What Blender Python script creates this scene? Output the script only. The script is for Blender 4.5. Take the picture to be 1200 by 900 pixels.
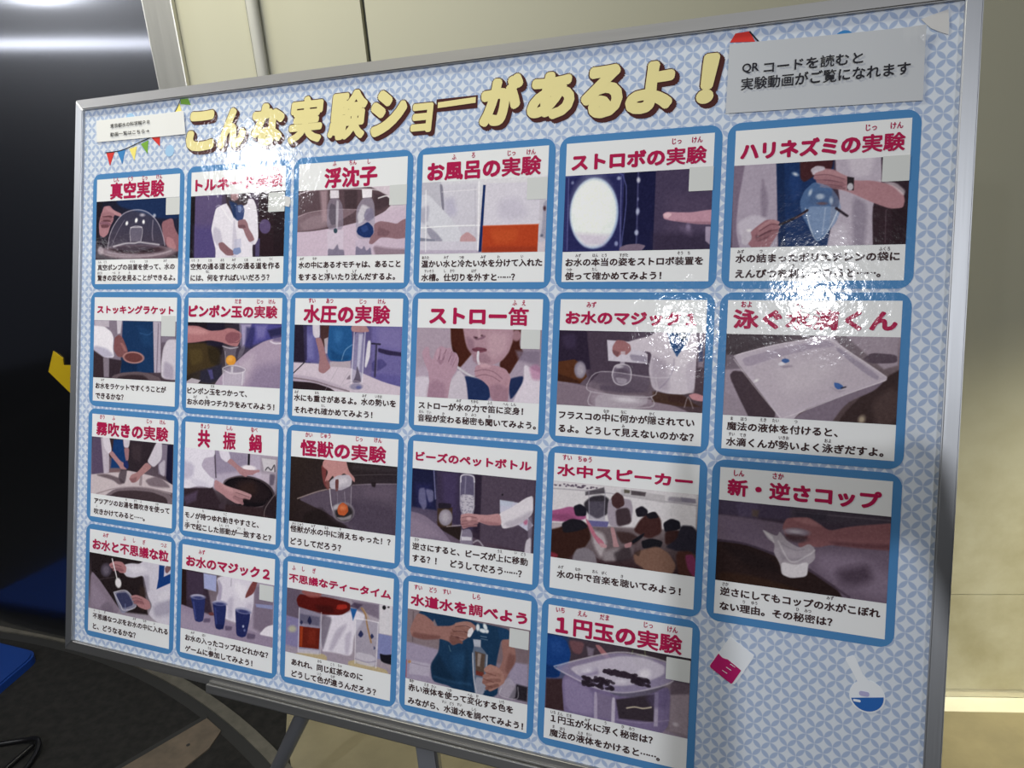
import bpy, bmesh, math, random
import numpy as np
from mathutils import Vector, Matrix

for o in list(bpy.data.objects):
    bpy.data.objects.remove(o, do_unlink=True)
SC = bpy.context.scene
COL = SC.collection
random.seed(7)
RNG = np.random.default_rng(7)

# ------------------------------------------------------------------ camera
cam_data = bpy.data.cameras.new('camera')
cam = bpy.data.objects.new('camera', cam_data)
COL.objects.link(cam)
cam_data.sensor_fit = 'HORIZONTAL'
cam_data.sensor_width = 36.0
cam_data.lens = 36.0 * 881.4 / 1200.0
cam_data.clip_start = 0.01
CAM_POS = Vector((0, 0, 1.41))
# columns: right, up, forward of the camera in the room (Z up)
RIGHT = Vector((0.99703, -0.02309, -0.07350))
UP = Vector((0.07703, 0.29922, 0.95107))
FWD = Vector((0.0, 0.95391, -0.30011))
RIGHT.normalize(); FWD = (FWD - RIGHT * FWD.dot(RIGHT)).normalized(); UP = RIGHT.cross(FWD).normalized()
m = Matrix.Identity(4)
for i in range(3):
    m[i][0] = RIGHT[i]; m[i][1] = UP[i]; m[i][2] = -FWD[i]; m[i][3] = CAM_POS[i]
cam.matrix_world = m
SC.camera = cam
SC.view_settings.view_transform = 'Standard'
SC.view_settings.look = 'None'
SC.view_settings.exposure = 0.0
SC.view_settings.gamma = 1.0
SC.view_settings.use_curve_mapping = False

# ------------------------------------------------------------------ light
world = bpy.data.worlds.new('dim_hall'); SC.world = world
world.use_nodes = True
bg = world.node_tree.nodes['Background']
bg.inputs[0].default_value = (0.55, 0.6, 0.8, 1); bg.inputs[1].default_value = 0.035

def area(name, loc, target, power, size, size_y=None, col=(1, 1, 1), spread=180):
    d = bpy.data.lights.new(name, 'AREA'); d.energy = power; d.color = col
    d.shape = 'DISK' if size_y is None else 'RECTANGLE'
    d.size = size
    if size_y: d.size_y = size_y
    d.spread = math.radians(spread)
    o = bpy.data.objects.new(name, d); COL.objects.link(o)
    o.location = loc
    o.rotation_euler = (Vector(target) - Vector(loc)).to_track_quat('-Z', 'Y').to_euler()
    return o
BC = (-0.1, 0.9, 1.1)
area('ceiling_spot', (-1.13, -2.58, 2.75), BC, 41, 0.095, col=(0.93, 0.955, 1.0))
area('ceiling_spot', (-3.97, -0.35, 3.3), BC, 12, 0.36, col=(0.97, 0.975, 1.0))
area('ceiling_spot', (-2.16, -2.83, 2.75), BC, 7, 0.12, col=(0.94, 0.96, 1.0))
area('board_fill', (1.3, -1.6, 2.5), (-0.95, 1.15, 0.95), 4.3, 0.5, 0.5, col=(0.94, 0.965, 1.0), spread=40)  # added fill from the right front, lifts the left of the board
area('left_fill', (-2.5, 1.3, 2.3), (-0.5, 1.0, 0.7), 7.5, 0.5, col=(0.97, 0.98, 1.0))  # unseen fill, added to brighten the board's left side
area('wall_washer', (-0.85, 1.2, 2.75), (-0.45, 1.75, 1.6), 25, 0.5, 0.12, col=(1.0, 0.96, 0.78))
area('low_right_fill', (1.75, 0.8, 1.1), (1.2, 1.5, 0.05), 4.6, 0.2, 0.2, col=(1.0, 0.93, 0.68), spread=80)  # added unseen lamp, warms the lower right wall and floor
area('linear_lamp', (-3.35, 1.15, 2.06), (-1.1, 2.0, 1.75), 0.09, 2.4, 0.04, col=(0.95, 0.96, 1.0), spread=36)

# ------------------------------------------------------------------ materials
def s2l(c):
    c = c / 255.0
    return c / 12.92 if c <= 0.04045 else ((c + 0.055) / 1.055) ** 2.4
def hexc(h): return tuple(s2l(int(h[i:i+2], 16)) for i in (0, 2, 4))
WHITE_SEEN = tuple(s2l(v) for v in (222, 224, 231))
PAPER = 0.80
def ink(h):   # a print's own colour
    return tuple(min(0.9, PAPER * a / b) for a, b in zip(hexc(h), WHITE_SEEN))

def new_mat(name, col=(.5, .5, .5), rough=.5, metal=0.0, spec=.5):
    mt = bpy.data.materials.new(name); mt.use_nodes = True
    b = mt.node_tree.nodes['Principled BSDF']
    b.inputs['Base Color'].default_value = (*col, 1)
    b.inputs['Roughness'].default_value = rough
    b.inputs['Metallic'].default_value = metal
    b.inputs['Specular IOR Level'].default_value = spec
    return mt
def N(mt, t, **kw):
    n = mt.node_tree.nodes.new(t)
    for k, v in kw.items(): setattr(n, k, v)
    return n
def LK(mt, a, b): mt.node_tree.links.new(a, b)
def bsdf(mt): return mt.node_tree.nodes['Principled BSDF']

def laminate(mt):
    """clear rippled film over the print"""
    b = bsdf(mt)
    b.inputs['Roughness'].default_value = .6
    b.inputs['Specular IOR Level'].default_value = .04
    b.inputs['Coat Weight'].default_value = 1.0
    b.inputs['Coat Roughness'].default_value = .075
    b.inputs['Coat IOR'].default_value = 1.45
    tc = N(mt, 'ShaderNodeNewGeometry')
    n1 = N(mt, 'ShaderNodeTexNoise'); n1.inputs['Scale'].default_value = 190; n1.inputs['Detail'].default_value = 2
    n2 = N(mt, 'ShaderNodeTexNoise'); n2.inputs['Scale'].default_value = 45; n2.inputs['Detail'].default_value = 1
    LK(mt, tc.outputs['Position'], n1.inputs['Vector']); LK(mt, tc.outputs['Position'], n2.inputs['Vector'])
    ad = N(mt, 'ShaderNodeMath', operation='MULTIPLY_ADD'); ad.inputs[1].default_value = 2.0
    LK(mt, n2.outputs['Fac'], ad.inputs[0]); LK(mt, n1.outputs['Fac'], ad.inputs[2])
    bp = N(mt, 'ShaderNodeBump'); bp.inputs['Strength'].default_value = .15; bp.inputs['Distance'].default_value = .0011
    LK(mt, ad.outputs[0], bp.inputs['Height'])
    LK(mt, bp.outputs[0], b.inputs['Coat Normal'])
    return mt
def film(name, h): return laminate(new_mat(name, ink(h)))

M_WHITE = film('white_print', 'dee0e7')
M_BLUE = film('blue_print', '4a80b8')
M_RED = film('crimson_print', 'a51d4c')
M_DARK = film('dark_brown_print', '3c2a2c')
M_YEL = film('pale_yellow_print', 'ded49c')
M_BRN = film('brown_print', '4a2a2a')
M_PHOTO = laminate(new_mat('photo_print'))
at = N(M_PHOTO, 'ShaderNodeAttribute'); at.attribute_name = 'print'
LK(M_PHOTO, at.outputs['Color'], bsdf(M_PHOTO).inputs['Base Color'])

U = 0.19                     # metres per grid unit of the poster
def pattern_mat():
    mt = laminate(new_mat('interlocking_circle_print'))
    tc = N(mt, 'ShaderNodeTexCoord'); sp = N(mt, 'ShaderNodeSeparateXYZ')
    LK(mt, tc.outputs['Object'], sp.inputs[0])
    def M2(op, a, b=None, c=None):
        n = N(mt, 'ShaderNodeMath', operation=op)
        for i, v in enumerate((a, b, c)):
            if v is None: continue
            if isinstance(v, (int, float)): n.inputs[i].default_value = v
            else: LK(mt, v, n.inputs[i])
        return n.outputs[0]
    a = 0.0917 * U
    x = M2('DIVIDE', M2('SUBTRACT', sp.outputs[0], 2.979 * U), a)
    y = M2('DIVIDE', M2('SUBTRACT', sp.outputs[1], 1.684 * U), a)
    u = M2('ADD', x, y); v = M2('SUBTRACT', x, y)          # turned lattice, unit step
    def leaf(p, q):
        fp = M2('SUBTRACT', M2('FRACT', p), .5)
        fq = M2('ABSOLUTE', M2('SUBTRACT', M2('FRACT', M2('ADD', q, .5)), .5))
        w = M2('SUBTRACT', M2('SQRT', M2('SUBTRACT', .5, M2('MULTIPLY', fp, fp))), .5)
        w = M2('SUBTRACT', w, .012)
        d = M2('SUBTRACT', w, fq)
        return M2('MULTIPLY_ADD', d, 14.0, .5)
    l = M2('MAXIMUM', leaf(u, v), leaf(v, u))
    l = M2('MINIMUM', M2('MAXIMUM', l, 0), 1)
    mx = N(mt, 'ShaderNodeMix', data_type='RGBA')
    mx.inputs[6].default_value = (*ink('cfd7e7'), 1); mx.inputs[7].default_value = (*ink('a1b2d4'), 1)
    LK(mt, l, mx.inputs[0]); LK(mt, mx.outputs[2], bsdf(mt).inputs['Base Color'])
    return mt
M_PAT = pattern_mat()

def brushed(name, col, rough, aniso=0.0, rot=0.0, sx=4, sy=400):
    mt = new_mat(name, col, rough, 1.0)
    tc = N(mt, 'ShaderNodeTexCoord'); mp = N(mt, 'ShaderNodeMapping')
    mp.inputs['Scale'].default_value = (sx, sy, sy)
    nz = N(mt, 'ShaderNodeTexNoise'); nz.inputs['Scale'].default_value = 1; nz.inputs['Detail'].default_value = 4
    LK(mt, tc.outputs['Object'], mp.inputs[0]); LK(mt, mp.outputs[0], nz.inputs[0])
    mr = N(mt, 'ShaderNodeMapRange'); mr.inputs[3].default_value = rough - .06; mr.inputs[4].default_value = rough + .06
    LK(mt, nz.outputs['Fac'], mr.inputs[0]); LK(mt, mr.outputs[0], bsdf(mt).inputs['Roughness'])
    bsdf(mt).inputs['Anisotropic'].default_value = aniso
    return mt
M_ALU = brushed('brushed_aluminium', (.36, .355, .35), .48, sx=6, sy=500)
M_ALUV = brushed('brushed_aluminium_upright', (.45, .46, .48), .46, sx=500, sy=6)
M_STEEL = new_mat('dark_brushed_steel', (.24, .25, .28), .12, 1.0)
bsdf(M_STEEL).inputs['Anisotropic'].default_value = .8
_tg = N(M_STEEL, 'ShaderNodeTangent', direction_type='RADIAL', axis='Z'); LK(M_STEEL, _tg.outputs[0], bsdf(M_STEEL).inputs['Tangent'])
_gl = N(M_STEEL, 'ShaderNodeBsdfAnisotropic'); _gl.inputs['Color'].default_value = (.42, .43, .46, 1); _gl.inputs['Roughness'].default_value = .36
_mx = N(M_STEEL, 'ShaderNodeMixShader'); _mx.inputs[0].default_value = .22
LK(M_STEEL, bsdf(M_STEEL).outputs[0], _mx.inputs[1]); LK(M_STEEL, _gl.outputs[0], _mx.inputs[2])
LK(M_STEEL, _mx.outputs[0], M_STEEL.node_tree.nodes['Material Output'].inputs['Surface'])
M_TRIM = brushed('steel_trim', (.62, .61, .56), .42, sx=300, sy=3)
M_PIPE = new_mat('grey_painted_strip', (.42, .42, .40), .5)
M_TUBE = new_mat('grey_painted_tube', (.16, .165, .18), .4)
M_RUB = new_mat('black_rubber', (.008, .008, .01), .5)

def stone(name, c1, c2, scale, rough, spec=.4, fade=False):
    mt = new_mat(name, c1, rough, 0, spec)
    tc = N(mt, 'ShaderNodeNewGeometry')
    nz = N(mt, 'ShaderNodeTexNoise'); nz.inputs['Scale'].default_value = scale; nz.inputs['Detail'].default_value = 6
    nz.inputs['Roughness'].default_value = .6
    LK(mt, tc.outputs['Position'], nz.inputs[0])
    rp = N(mt, 'ShaderNodeMapRange'); rp.inputs[1].default_value = .35; rp.inputs[2].default_value = .65
    LK(mt, nz.outputs['Fac'], rp.inputs[0])
    mx = N(mt, 'ShaderNodeMix', data_type='RGBA')
    mx.inputs[6].default_value = (*c1, 1); mx.inputs[7].default_value = (*c2, 1)
    fac = rp.outputs[0]
    if fade:      # the veining shows in the lower courses, the upper panels are plain
        sp = N(mt, 'ShaderNodeSeparateXYZ'); LK(mt, tc.outputs['Position'], sp.inputs[0])
        zr = N(mt, 'ShaderNodeMapRange'); zr.inputs[1].default_value = .95; zr.inputs[2].default_value = .45
        LK(mt, sp.outputs[2], zr.inputs[0])
        mu = N(mt, 'ShaderNodeMath', operation='MULTIPLY'); LK(mt, fac, mu.inputs[0]); LK(mt, zr.outputs[0], mu.inputs[1])
        fac = mu.outputs[0]
    LK(mt, fac, mx.inputs[0]); LK(mt, mx.outputs[2], bsdf(mt).inputs['Base Color'])
    return mt
M_WALL = stone('cream_wall_panel', (.51, .50, .395), (.43, .41, .30), 14, .45, .4, True)
M_STONE = M_WALL
M_FLOOR = stone('beige_floor_stone', (.31, .27, .17), (.25, .22, .14), 9, .35)
M_LIT_BAND = stone('painted_lit_band', (.85, .82, .68), (.80, .77, .63), 12, .4)  # pale colour stands in for the glow along the wall base
M_CARPET = stone('dark_floor', (.022, .021, .020), (.012, .012, .012), 40, .8, .2)
M_RING = stone('worn_metal_ring', (.13, .12, .10), (.09, .085, .07), 25, .55)
M_PLATE = stone('brown_floor_plate', (.15, .115, .085), (.10, .08, .06), 20, .55)
M_GAP = new_mat('dark_gap', (.02, .02, .02), .8)
M_SEAM = new_mat('grey_seam', (.16, .17, .16), .6)
M_BLUEPL = new_mat('blue_plastic', (.004, .036, .21), .5)
M_ARROW = new_mat('yellow_vinyl', (.62, .42, .01), .5)
M_CABLE = new_mat('black_cable', (.006, .006, .007), .3)
M_NOTE = laminate(new_mat('grey_white_paper', ink('bcc0ca')))
M_STRIP = film('white_label_paper', 'dddfe4')
M_TAPE = new_mat('cloudy_tape', (.62, .61, .60), .35)
M_STICK = film('pale_sticker', 'c8cbcf')
M_INKB = film('black_print', '2b2b33')
FLAG = {k: film(k + '_print', v) for k, v in dict(red='cc3b38', blue='3f80c0', yellow='e9dc7e', green='76a544', magenta='b02268', deep_blue='2d62b0', sky='9cc0e6', glass='dfe4f0', lilac='a9a8d4').items()}

# ------------------------------------------------------------------ mesh helpers
def link(name, verts, faces, mats, parent=None, fmat=None, smooth=False, loc=None):
    me = bpy.data.meshes.new(name)
    me.from_pydata([tuple(v) for v in verts], [], faces)
    mats = mats if isinstance(mats, (list, tuple)) else [mats]
    for mt in mats: me.materials.append(mt)
    if fmat is not None: me.polygons.foreach_set('material_index', fmat)
    if smooth: me.polygons.foreach_set('use_smooth', [True] * len(me.polygons))
    me.update()
    o = bpy.data.objects.new(name, me); COL.objects.link(o)
    if parent is not None: o.parent = parent
    if loc is not None: o.location = loc
    return o
def tag(o, label=None, cat=None, group=None, kind=None):
    for k, v in (('label', label), ('category', cat), ('group', group), ('kind', kind)):
        if v: o[k] = v
    return o

class MB:
    def __init__(s): s.v = []; s.f = []; s.m = []
    def add(s, verts, faces, mi=0):
        b = len(s.v); s.v += [Vector(v) for v in verts]; s.f += [tuple(b + i for i in f) for f in faces]; s.m += [mi] * len(faces)
        return s
    def box(s, lo, hi, mi=0, bev=0.0, fr=None):
        bm = bmesh.new(); bmesh.ops.create_cube(bm, size=1)
        for v in bm.verts:
            v.co = Vector((lo[i] + (v.co[i] + .5) * (hi[i] - lo[i]) for i in range(3)))
        if bev: bmesh.ops.bevel(bm, geom=bm.edges[:], offset=bev, segments=2, affect='EDGES', profile=.6)
        s.frombm(bm, mi, fr); return s
    def frombm(s, bm, mi=0, fr=None):
        bm.verts.index_update()
        vs = [fr @ v.co if fr else v.co.copy() for v in bm.verts]
        s.add(vs, [[v.index for v in f.verts] for f in bm.faces], mi); bm.free()
    def prism(s, pts, z0, z1, mi=0, fr=None, bottom=True, mi_side=None):
        n = len(pts)
        vs = [Vector((p[0], p[1], z0)) for p in pts] + [Vector((p[0], p[1], z1)) for p in pts]
        if fr: vs = [fr @ v for v in vs]
        s.add(vs, [tuple(range(n, 2 * n))], mi)
        b = len(s.v) - 2 * n
        fs = [tuple(range(n - 1, -1, -1))] if bottom else []
        fs += [(i, (i + 1) % n, n + (i + 1) % n, n + i) for i in range(n)]
        s.f += [tuple(b + i for i in f) for f in fs]; s.m += [mi if mi_side is None else mi_side] * len(fs)
        return s
    def tube(s, pts, r, n=14, mi=0):
        pts = [Vector(p) for p in pts]; rings = []
        prev = None
        for i, p in enumerate(pts):
            d = (pts[min(i + 1, len(pts) - 1)] - pts[max(i - 1, 0)]).normalized()
            if prev is None:
                a = d.orthogonal().normalized()
            else:
                a = (prev - d * prev.dot(d)).normalized()
            prev = a; b = d.cross(a)
            rings.append([p + (a * math.cos(t) + b * math.sin(t)) * r for t in [2 * math.pi * k / n for k in range(n)]])
        vs = [v for g in rings for v in g]
        fs = [(i * n + k, i * n + (k + 1) % n, (i + 1) * n + (k + 1) % n, (i + 1) * n + k) for i in range(len(pts) - 1) for k in range(n)]
        fs += [tuple(range(n - 1, -1, -1)), tuple((len(pts) - 1) * n + k for k in range(n))]
        return s.add(vs, fs, mi)
    def build(s, name, mats, parent=None, smooth=False):
        return link(name, s.v, s.f, mats, parent, s.m, smooth)

def rrect(x0, y0, x1, y1, r, n=8):
    out = []
    for cx, cy, a in ((x1 - r, y1 - r, 0), (x0 + r, y1 - r, 90), (x0 + r, y0 + r, 180), (x1 - r, y0 + r, 270)):
        for k in range(n + 1):
            t = math.radians(a + 90 * k / n); out.append((cx + r * math.cos(t), cy + r * math.sin(t)))
    return out
def catmull(pts, n=5, closed=True):
    P = [Vector(p) for p in pts]; L = len(P); out = []
    for i in range(L if closed else L - 1):
        if closed: a, b, c, d = P[i - 1], P[i], P[(i + 1) % L], P[(i + 2) % L]
        else: a, b, c, d = P[max(i - 1, 0)], P[i], P[i + 1], P[min(i + 2, L - 1)]
        for k in range(n):
            t = k / n
            out.append(.5 * ((2 * b) + (c - a) * t + (2 * a - 5 * b + 4 * c - d) * t * t + (3 * b - a - 3 * c + d) * t ** 3))
    if not closed: out.append(P[-1])
    return out

# ------------------------------------------------------------------ lettering
_tc = {}
def glyphs(text, offset, res=3):
    key = (text, round(offset, 4), res)
    if key not in _tc:
        cu = bpy.data.curves.new('lettering', 'FONT'); cu.body = text; cu.offset = offset; cu.resolution_u = res
        o = bpy.data.objects.new('lettering', cu); COL.objects.link(o)
        dg = bpy.context.evaluated_depsgraph_get(); dg.update()
        me = bpy.data.meshes.new_from_object(o.evaluated_get(dg))
        vs = np.array([v.co[:2] for v in me.vertices]).reshape(-1, 2)
        fs = [tuple(p.vertices) for p in me.polygons]
        bpy.data.objects.remove(o); bpy.data.meshes.remove(me); bpy.data.curves.remove(cu)
        _tc[key] = (vs, fs)
    return _tc[key]
DENSE = set('真験実議鍋振獣霧調驚装置隠層聴親槽懸密魔識勢製音楽確覧動画読館種愛変笛')
def stroke_gain(text, vs):
    """crowded characters get thinner strokes than open ones"""
    g = [.62 if ch in DENSE else (.85 if ord(ch) >= 0x4e00 and ord(ch) < 0xa000 else 1.12) for ch in text]
    return np.array([g[min(max(int(x + .02), 0), len(g) - 1)] for x in vs[:, 0]])
def heavy(mb, q, fs, ru, n, z, mi, gain):
    """thickened strokes: the outline stamped around a small circle"""
    for k in range(max(n, 1)):
        dx, dy = (ru * math.cos(2 * math.pi * k / n), ru * math.sin(2 * math.pi * k / n)) if n else (0, 0)
        mb.add([((a + dx * w) * U, (b + dy * w) * U, z + .000006 * k) for (a, b), w in zip(q, gain)], fs, mi)
def lay(mb, text, box, z, bold=.02, mi=0, shear=0.0, res=3, n=8, z_only=None):
    """text fitted to box (grid units)"""
    vs, fs = glyphs(text, 0.0, res)
    if not len(vs): return
    gain = stroke_gain(text, vs) if len(text) > 1 else np.ones(len(vs))
    v = vs.copy(); v[:, 0] += shear * v[:, 1]
    lo, hi = v.min(0), v.max(0)
    x0, y0, x1, y1 = box
    ru = bold * (y1 - y0)
    x0 += ru; x1 -= ru; y0 += ru; y1 -= ru
    q = (v - lo) / np.maximum(hi - lo, 1e-6) * (x1 - x0, y1 - y0) + (x0, y0)
    heavy(mb, q, fs, ru, n, z, mi, gain)
def lay_c(mb, text, cx, cy, em, z, bold=.01, mi=0, sx=.8, n=4):
    vs, fs = glyphs(text, 0.0, 2)
    lo, hi = vs.min(0), vs.max(0)
    q = (vs - (lo + hi) / 2) * (em * sx, em) + (cx, cy)
    heavy(mb, q, fs, bold * em, n, z, mi, np.ones(len(vs)))

# ------------------------------------------------------------------ printed photographs
def seg_dist(P, A, B):
    d = B - A; L = (d * d).sum(1) + 1e-12
    t = ((P[:, None, :] - A[None]) * d[None]).sum(2) / L[None]
    t = np.clip(t, 0, 1)
    c = A[None] + t[..., None] * d[None] - P[:, None, :]
    return np.sqrt((c * c).sum(2).min(1))
def inside(P, A, B):
    x, y = P[:, 0:1], P[:, 1:2]
    c = (A[None, :, 1] > y) != (B[None, :, 1] > y)
    with np.errstate(divide='ignore', invalid='ignore'):
        xi = A[None, :, 0] + (y - A[None, :, 1]) / (B[None, :, 1] - A[None, :, 1]) * (B[None, :, 0] - A[None, :, 0])
    return ((c & (x < xi)).sum(1) % 2) == 1
def rgb(h): return np.array([int(h[i:i+2], 16) for i in (0, 2, 4)], float)
def paint(w, h, shapes):
    step = 3.6
    nx = int(w / step) + 2; ny = int(h / step) + 2
    X, Y = np.meshgrid(np.linspace(0, w, nx), np.linspace(0, h, ny))
    G = np.stack([X.ravel(), Y.ravel()], 1); img = np.zeros((len(G), 3)); img[:] = 120
    def comp(mask, alpha, col):
        a = alpha[:, None]; img[mask] = img[mask] * (1 - a) + col * a
    for sh in shapes:
        k = sh[0]
        if k == 'b':
            s = (G[:, :1] / w); t = (G[:, 1:] / h)
            img[:] = (rgb(sh[1]) * (1 - s) + rgb(sh[2]) * s) * t + (rgb(sh[3]) * (1 - s) + rgb(sh[4]) * s) * (1 - t)
            continue
        col = rgb(sh[1])
        if k in 'sp':
            pts = np.array(sh[2], float).reshape(-1, 2)
            if k == 's':                      # corner cutting; shapes cropped by the picture edge run past it
                pts = np.where(pts < 10, pts - 70, pts)
                pts[:, 0] = np.where(pts[:, 0] > w - 10, pts[:, 0] + 70, pts[:, 0]); pts[:, 1] = np.where(pts[:, 1] > h - 10, pts[:, 1] + 70, pts[:, 1])
                for _ in range(2):
                    nx_ = np.roll(pts, -1, 0)
                    pts = np.stack([pts * .84 + nx_ * .16, pts * .16 + nx_ * .84], 1).reshape(-1, 2)
            f = max(2.0, sh[3] * .6)
            mk = np.where((G >= pts.min(0) - f).all(1) & (G <= pts.max(0) + f).all(1))[0]
            if not len(mk): continue
            A = pts; B = np.roll(pts, -1, 0)
            d = seg_dist(G[mk], A, B); d = np.where(inside(G[mk], A, B), d, -d)
            comp(mk, np.clip(d / f * .5 + .5, 0, 1) * sh[4], col)
        elif k == 'e':
            cx, cy, ax, ay, bx, by = sh[2]
            det = ax * by - bx * ay
            if abs(det) < 1e-6: continue
            q = G - (cx, cy)
            a = (q[:, 0] * by - q[:, 1] * bx) / det; b = (q[:, 1] * ax - q[:, 0] * ay) / det
            r = np.sqrt(a * a + b * b); rad = min(math.hypot(ax, ay), math.hypot(bx, by))
            al = np.clip((1 - r) * rad / sh[3] * .5 + .5, 0, 1) * sh[4]
            mk = np.where(al > 0)[0]; comp(mk, al[mk], col)
        elif k == 'l':
            pts = np.array(sh[2], float).reshape(-1, 2)
            if len(pts) > 2: pts = np.array([tuple(v) for v in catmull([tuple(p) for p in pts], 5, False)])
            wd = sh[3] / 2; f = max(sh[4], 3)
            mk = np.where((G >= pts.min(0) - wd - f).all(1) & (G <= pts.max(0) + wd + f).all(1))[0]
            if not len(mk): continue
            d = wd - seg_dist(G[mk], pts[:-1], pts[1:])
            comp(mk, np.clip(d / f * .5 + .5, 0, 1) * sh[5], col)
        elif k == 'd':
            x0, y0, x1, y1 = sh[2]
            for _ in range(sh[3]):
                c = (RNG.uniform(min(x0, x1), max(x0, x1)), RNG.uniform(min(y0, y1), max(y0, y1)))
                r = np.sqrt(((G - c) ** 2 * (1, 2.2)).sum(1))
                al = np.clip((sh[4] * 1.3 - r) / 4 + .5, 0, 1) * .75
                mk = np.where(al > 0)[0]; comp(mk, al[mk], col)
    # soft tonal mottling and grain of the print
    n = RNG.normal(0, 1, (ny, nx, 1)); big = n.copy()
    for _ in range(3):
        big = (big + np.roll(big, 1, 0) + np.roll(big, -1, 0) + np.roll(big, 1, 1) + np.roll(big, -1, 1)) / 5
    img = img + (n * 1.5 + big * 6).reshape(-1, 1)
    grey = img.mean(1, keepdims=True)
    img = grey + (img - grey) * .86
    img = np.clip(img, 1, 254) / 255
    img = np.clip(255 * 1.04 * img ** 1.28, 4, 250)
    return nx, ny, img
def lin(a):
    a = a / 255.0
    return np.where(a <= .04045, a / 12.92, ((a + .055) / 1.055) ** 2.4)

def photo(parent, x0, ybot, w, h, shapes, z):
    nx, ny, img = paint(w * 1000, h * 1000, shapes)
    col = np.minimum(lin(img) / np.array(WHITE_SEEN) * PAPER, .9)
    xs = np.linspace(x0, x0 + w, nx) * U; ys = np.linspace(ybot, ybot + h, ny) * U
    X, Y = np.meshgrid(xs, ys)
    co = np.stack([X.ravel(), Y.ravel(), np.full(X.size, z)], 1)
    i = np.arange(nx * ny).reshape(ny, nx)
    q = np.stack([i[:-1, :-1], i[:-1, 1:], i[1:, 1:], i[1:, :-1]], -1).reshape(-1, 4)
    me = bpy.data.meshes.new('photo')
    me.vertices.add(len(co)); me.vertices.foreach_set('co', co.ravel())
    me.loops.add(q.size); me.loops.foreach_set('vertex_index', q.ravel())
    me.polygons.add(len(q)); me.polygons.foreach_set('loop_start', np.arange(0, q.size, 4))
    me.polygons.foreach_set('loop_total', np.full(len(q), 4))
    ca = me.color_attributes.new('print', 'FLOAT_COLOR', 'POINT')
    ca.data.foreach_set('color', np.concatenate([col, np.ones((len(col), 1))], 1).ravel())
    me.update(); me.validate()
    me.materials.append(M_PHOTO)
    o = bpy.data.objects.new('photo', me); COL.objects.link(o); o.parent = parent
    return o

# ------------------------------------------------------------------ setting
WB = Vector((1.1452, 1.5521, 0)); WH = Vector((.9908, -.1351, 0)).normalized(); WN = Vector((-.1351, -.9908, 0)).normalized()
FW = Matrix((( WH.x, 0, WN.x, WB.x), (WH.y, 0, WN.y, WB.y), (0, 1, 0, 0), (0, 0, 0, 1)))   # wall frame: along, up, out
def wallbox(mb, a0, a1, z0, z1, d0, d1, mi=0, bev=0):
    return mb.box((a0, z0, d0), (a1, z1, d1), mi, bev, FW)
mb = MB()
gaps = [-1.885, -1.413, 1.9]
for a, b in zip(gaps[:-1], gaps[1:]):
    wallbox(mb, a + (.009 if a > -1.8 and a < -1 else .0006), b - .0006, .2952, 3.0, -.02, 0, 0)
wallbox(mb, -1.885, 1.9, .0, 3.0, -.12, -.021, 2)
for a, b in zip([-1.885, -.9, .5, 1.9][:-1], [-1.885, -.9, .5, 1.9][1:]):
    wallbox(mb, a + .0006, b - .0006, .0, .2928, -.02, 0, 1)
w = mb.build('wall_back', [M_WALL, M_STONE, M_SEAM]); tag(w, kind='structure')

mb = MB(); wallbox(mb, -1.60, 1.9, 0, .019, .0005, .008, 0, .002)
tag(mb.build('baseboard_back', M_TRIM), kind='structure')
mb = MB(); wallbox(mb, -1.886, -1.818, 0, 3.0, .0005, .016, 0, .003)
tag(mb.build('trim_1', M_TRIM), kind='structure')
mb = MB()
mb.tube([FW @ Vector((-1.643, 0.05, .012)), FW @ Vector((-1.643, 3.0, .012))], .0125, 20)
wallbox(mb, -1.661, -1.655, .05, 3.0, .0003, .004, 1)
tag(mb.build('trim_2', [M_PIPE, M_SEAM], smooth=True), kind='structure')

# dark brushed steel wall on the left
LA = Vector((-.719, 1.800, 0)); LB = Vector((-2.9, 2.644, 0))
LH = (LA - LB).normalized(); LN = Vector((LH.y, -LH.x, 0))
LFM = Matrix(((LH.x, 0, LN.x, LA.x), (LH.y, 0, LN.y, LA.y), (0, 1, 0, 0), (0, 0, 0, 1)))
mb = MB(); mb.box((-2.4, 0, -.1), (0, 3.0, 0), 0, .004, LFM)
tag(mb.build('wall_left', M_STEEL), kind='structure')

# floor
CC = Vector((-2.432, -.126)); 
def ring_pts(r, a0, a1, n=72): return [(CC.x + r * math.cos(a0 + (a1 - a0) * i / n), CC.y + r * math.sin(a0 + (a1 - a0) * i / n)) for i in range(n + 1)]
mb = MB(); mb.prism([(-6, -6), (6, -6), (6, 4), (-6, 4)], -.1, -.004)
tag(mb.build('floor', M_CARPET), kind='structure')
def annulus(name, r0, r1, z0, z1, mt, a0=0, a1=2 * math.pi, kind='structure'):
    n = 180; mb = MB(); A = ring_pts(r0, a0, a1, n); Bp = ring_pts(r1, a0, a1, n)
    for i in range(n):
        q = [A[i], Bp[i], Bp[i + 1], A[i + 1]]
        mb.add([(x, y, z1) for x, y in q] + [(x, y, z0) for x, y in q], [(0, 1, 2, 3), (1, 5, 6, 2), (0, 3, 7, 4)])
    o = mb.build(name, mt); tag(o, kind=kind); return o
annulus('floor_ring', 2.404, 2.436, -.004, .003, M_RING)
annulus('floor_groove', 2.372, 2.404, -.004, -.002, M_GAP)
annulus('floor_disc', 0.02, 2.372, -.004, .0, M_CARPET)
# pale stone floor on the right of the dark area
mb = MB(); mb.prism([(-.70, 1.80), (-.655, 1.60), (-.60, 1.46), (-.36, 1.0), (-.10, -.2), (.2, -3), (3.5, -3), (3.5, 1.225), ], -.004, .0)
tag(mb.build('floor_stone', M_FLOOR), kind='structure')
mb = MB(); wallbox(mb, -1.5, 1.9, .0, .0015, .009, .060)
tag(mb.build('lit_band', M_LIT_BAND), kind='structure')  # band of light at the wall base, painted as a pale strip
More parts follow.
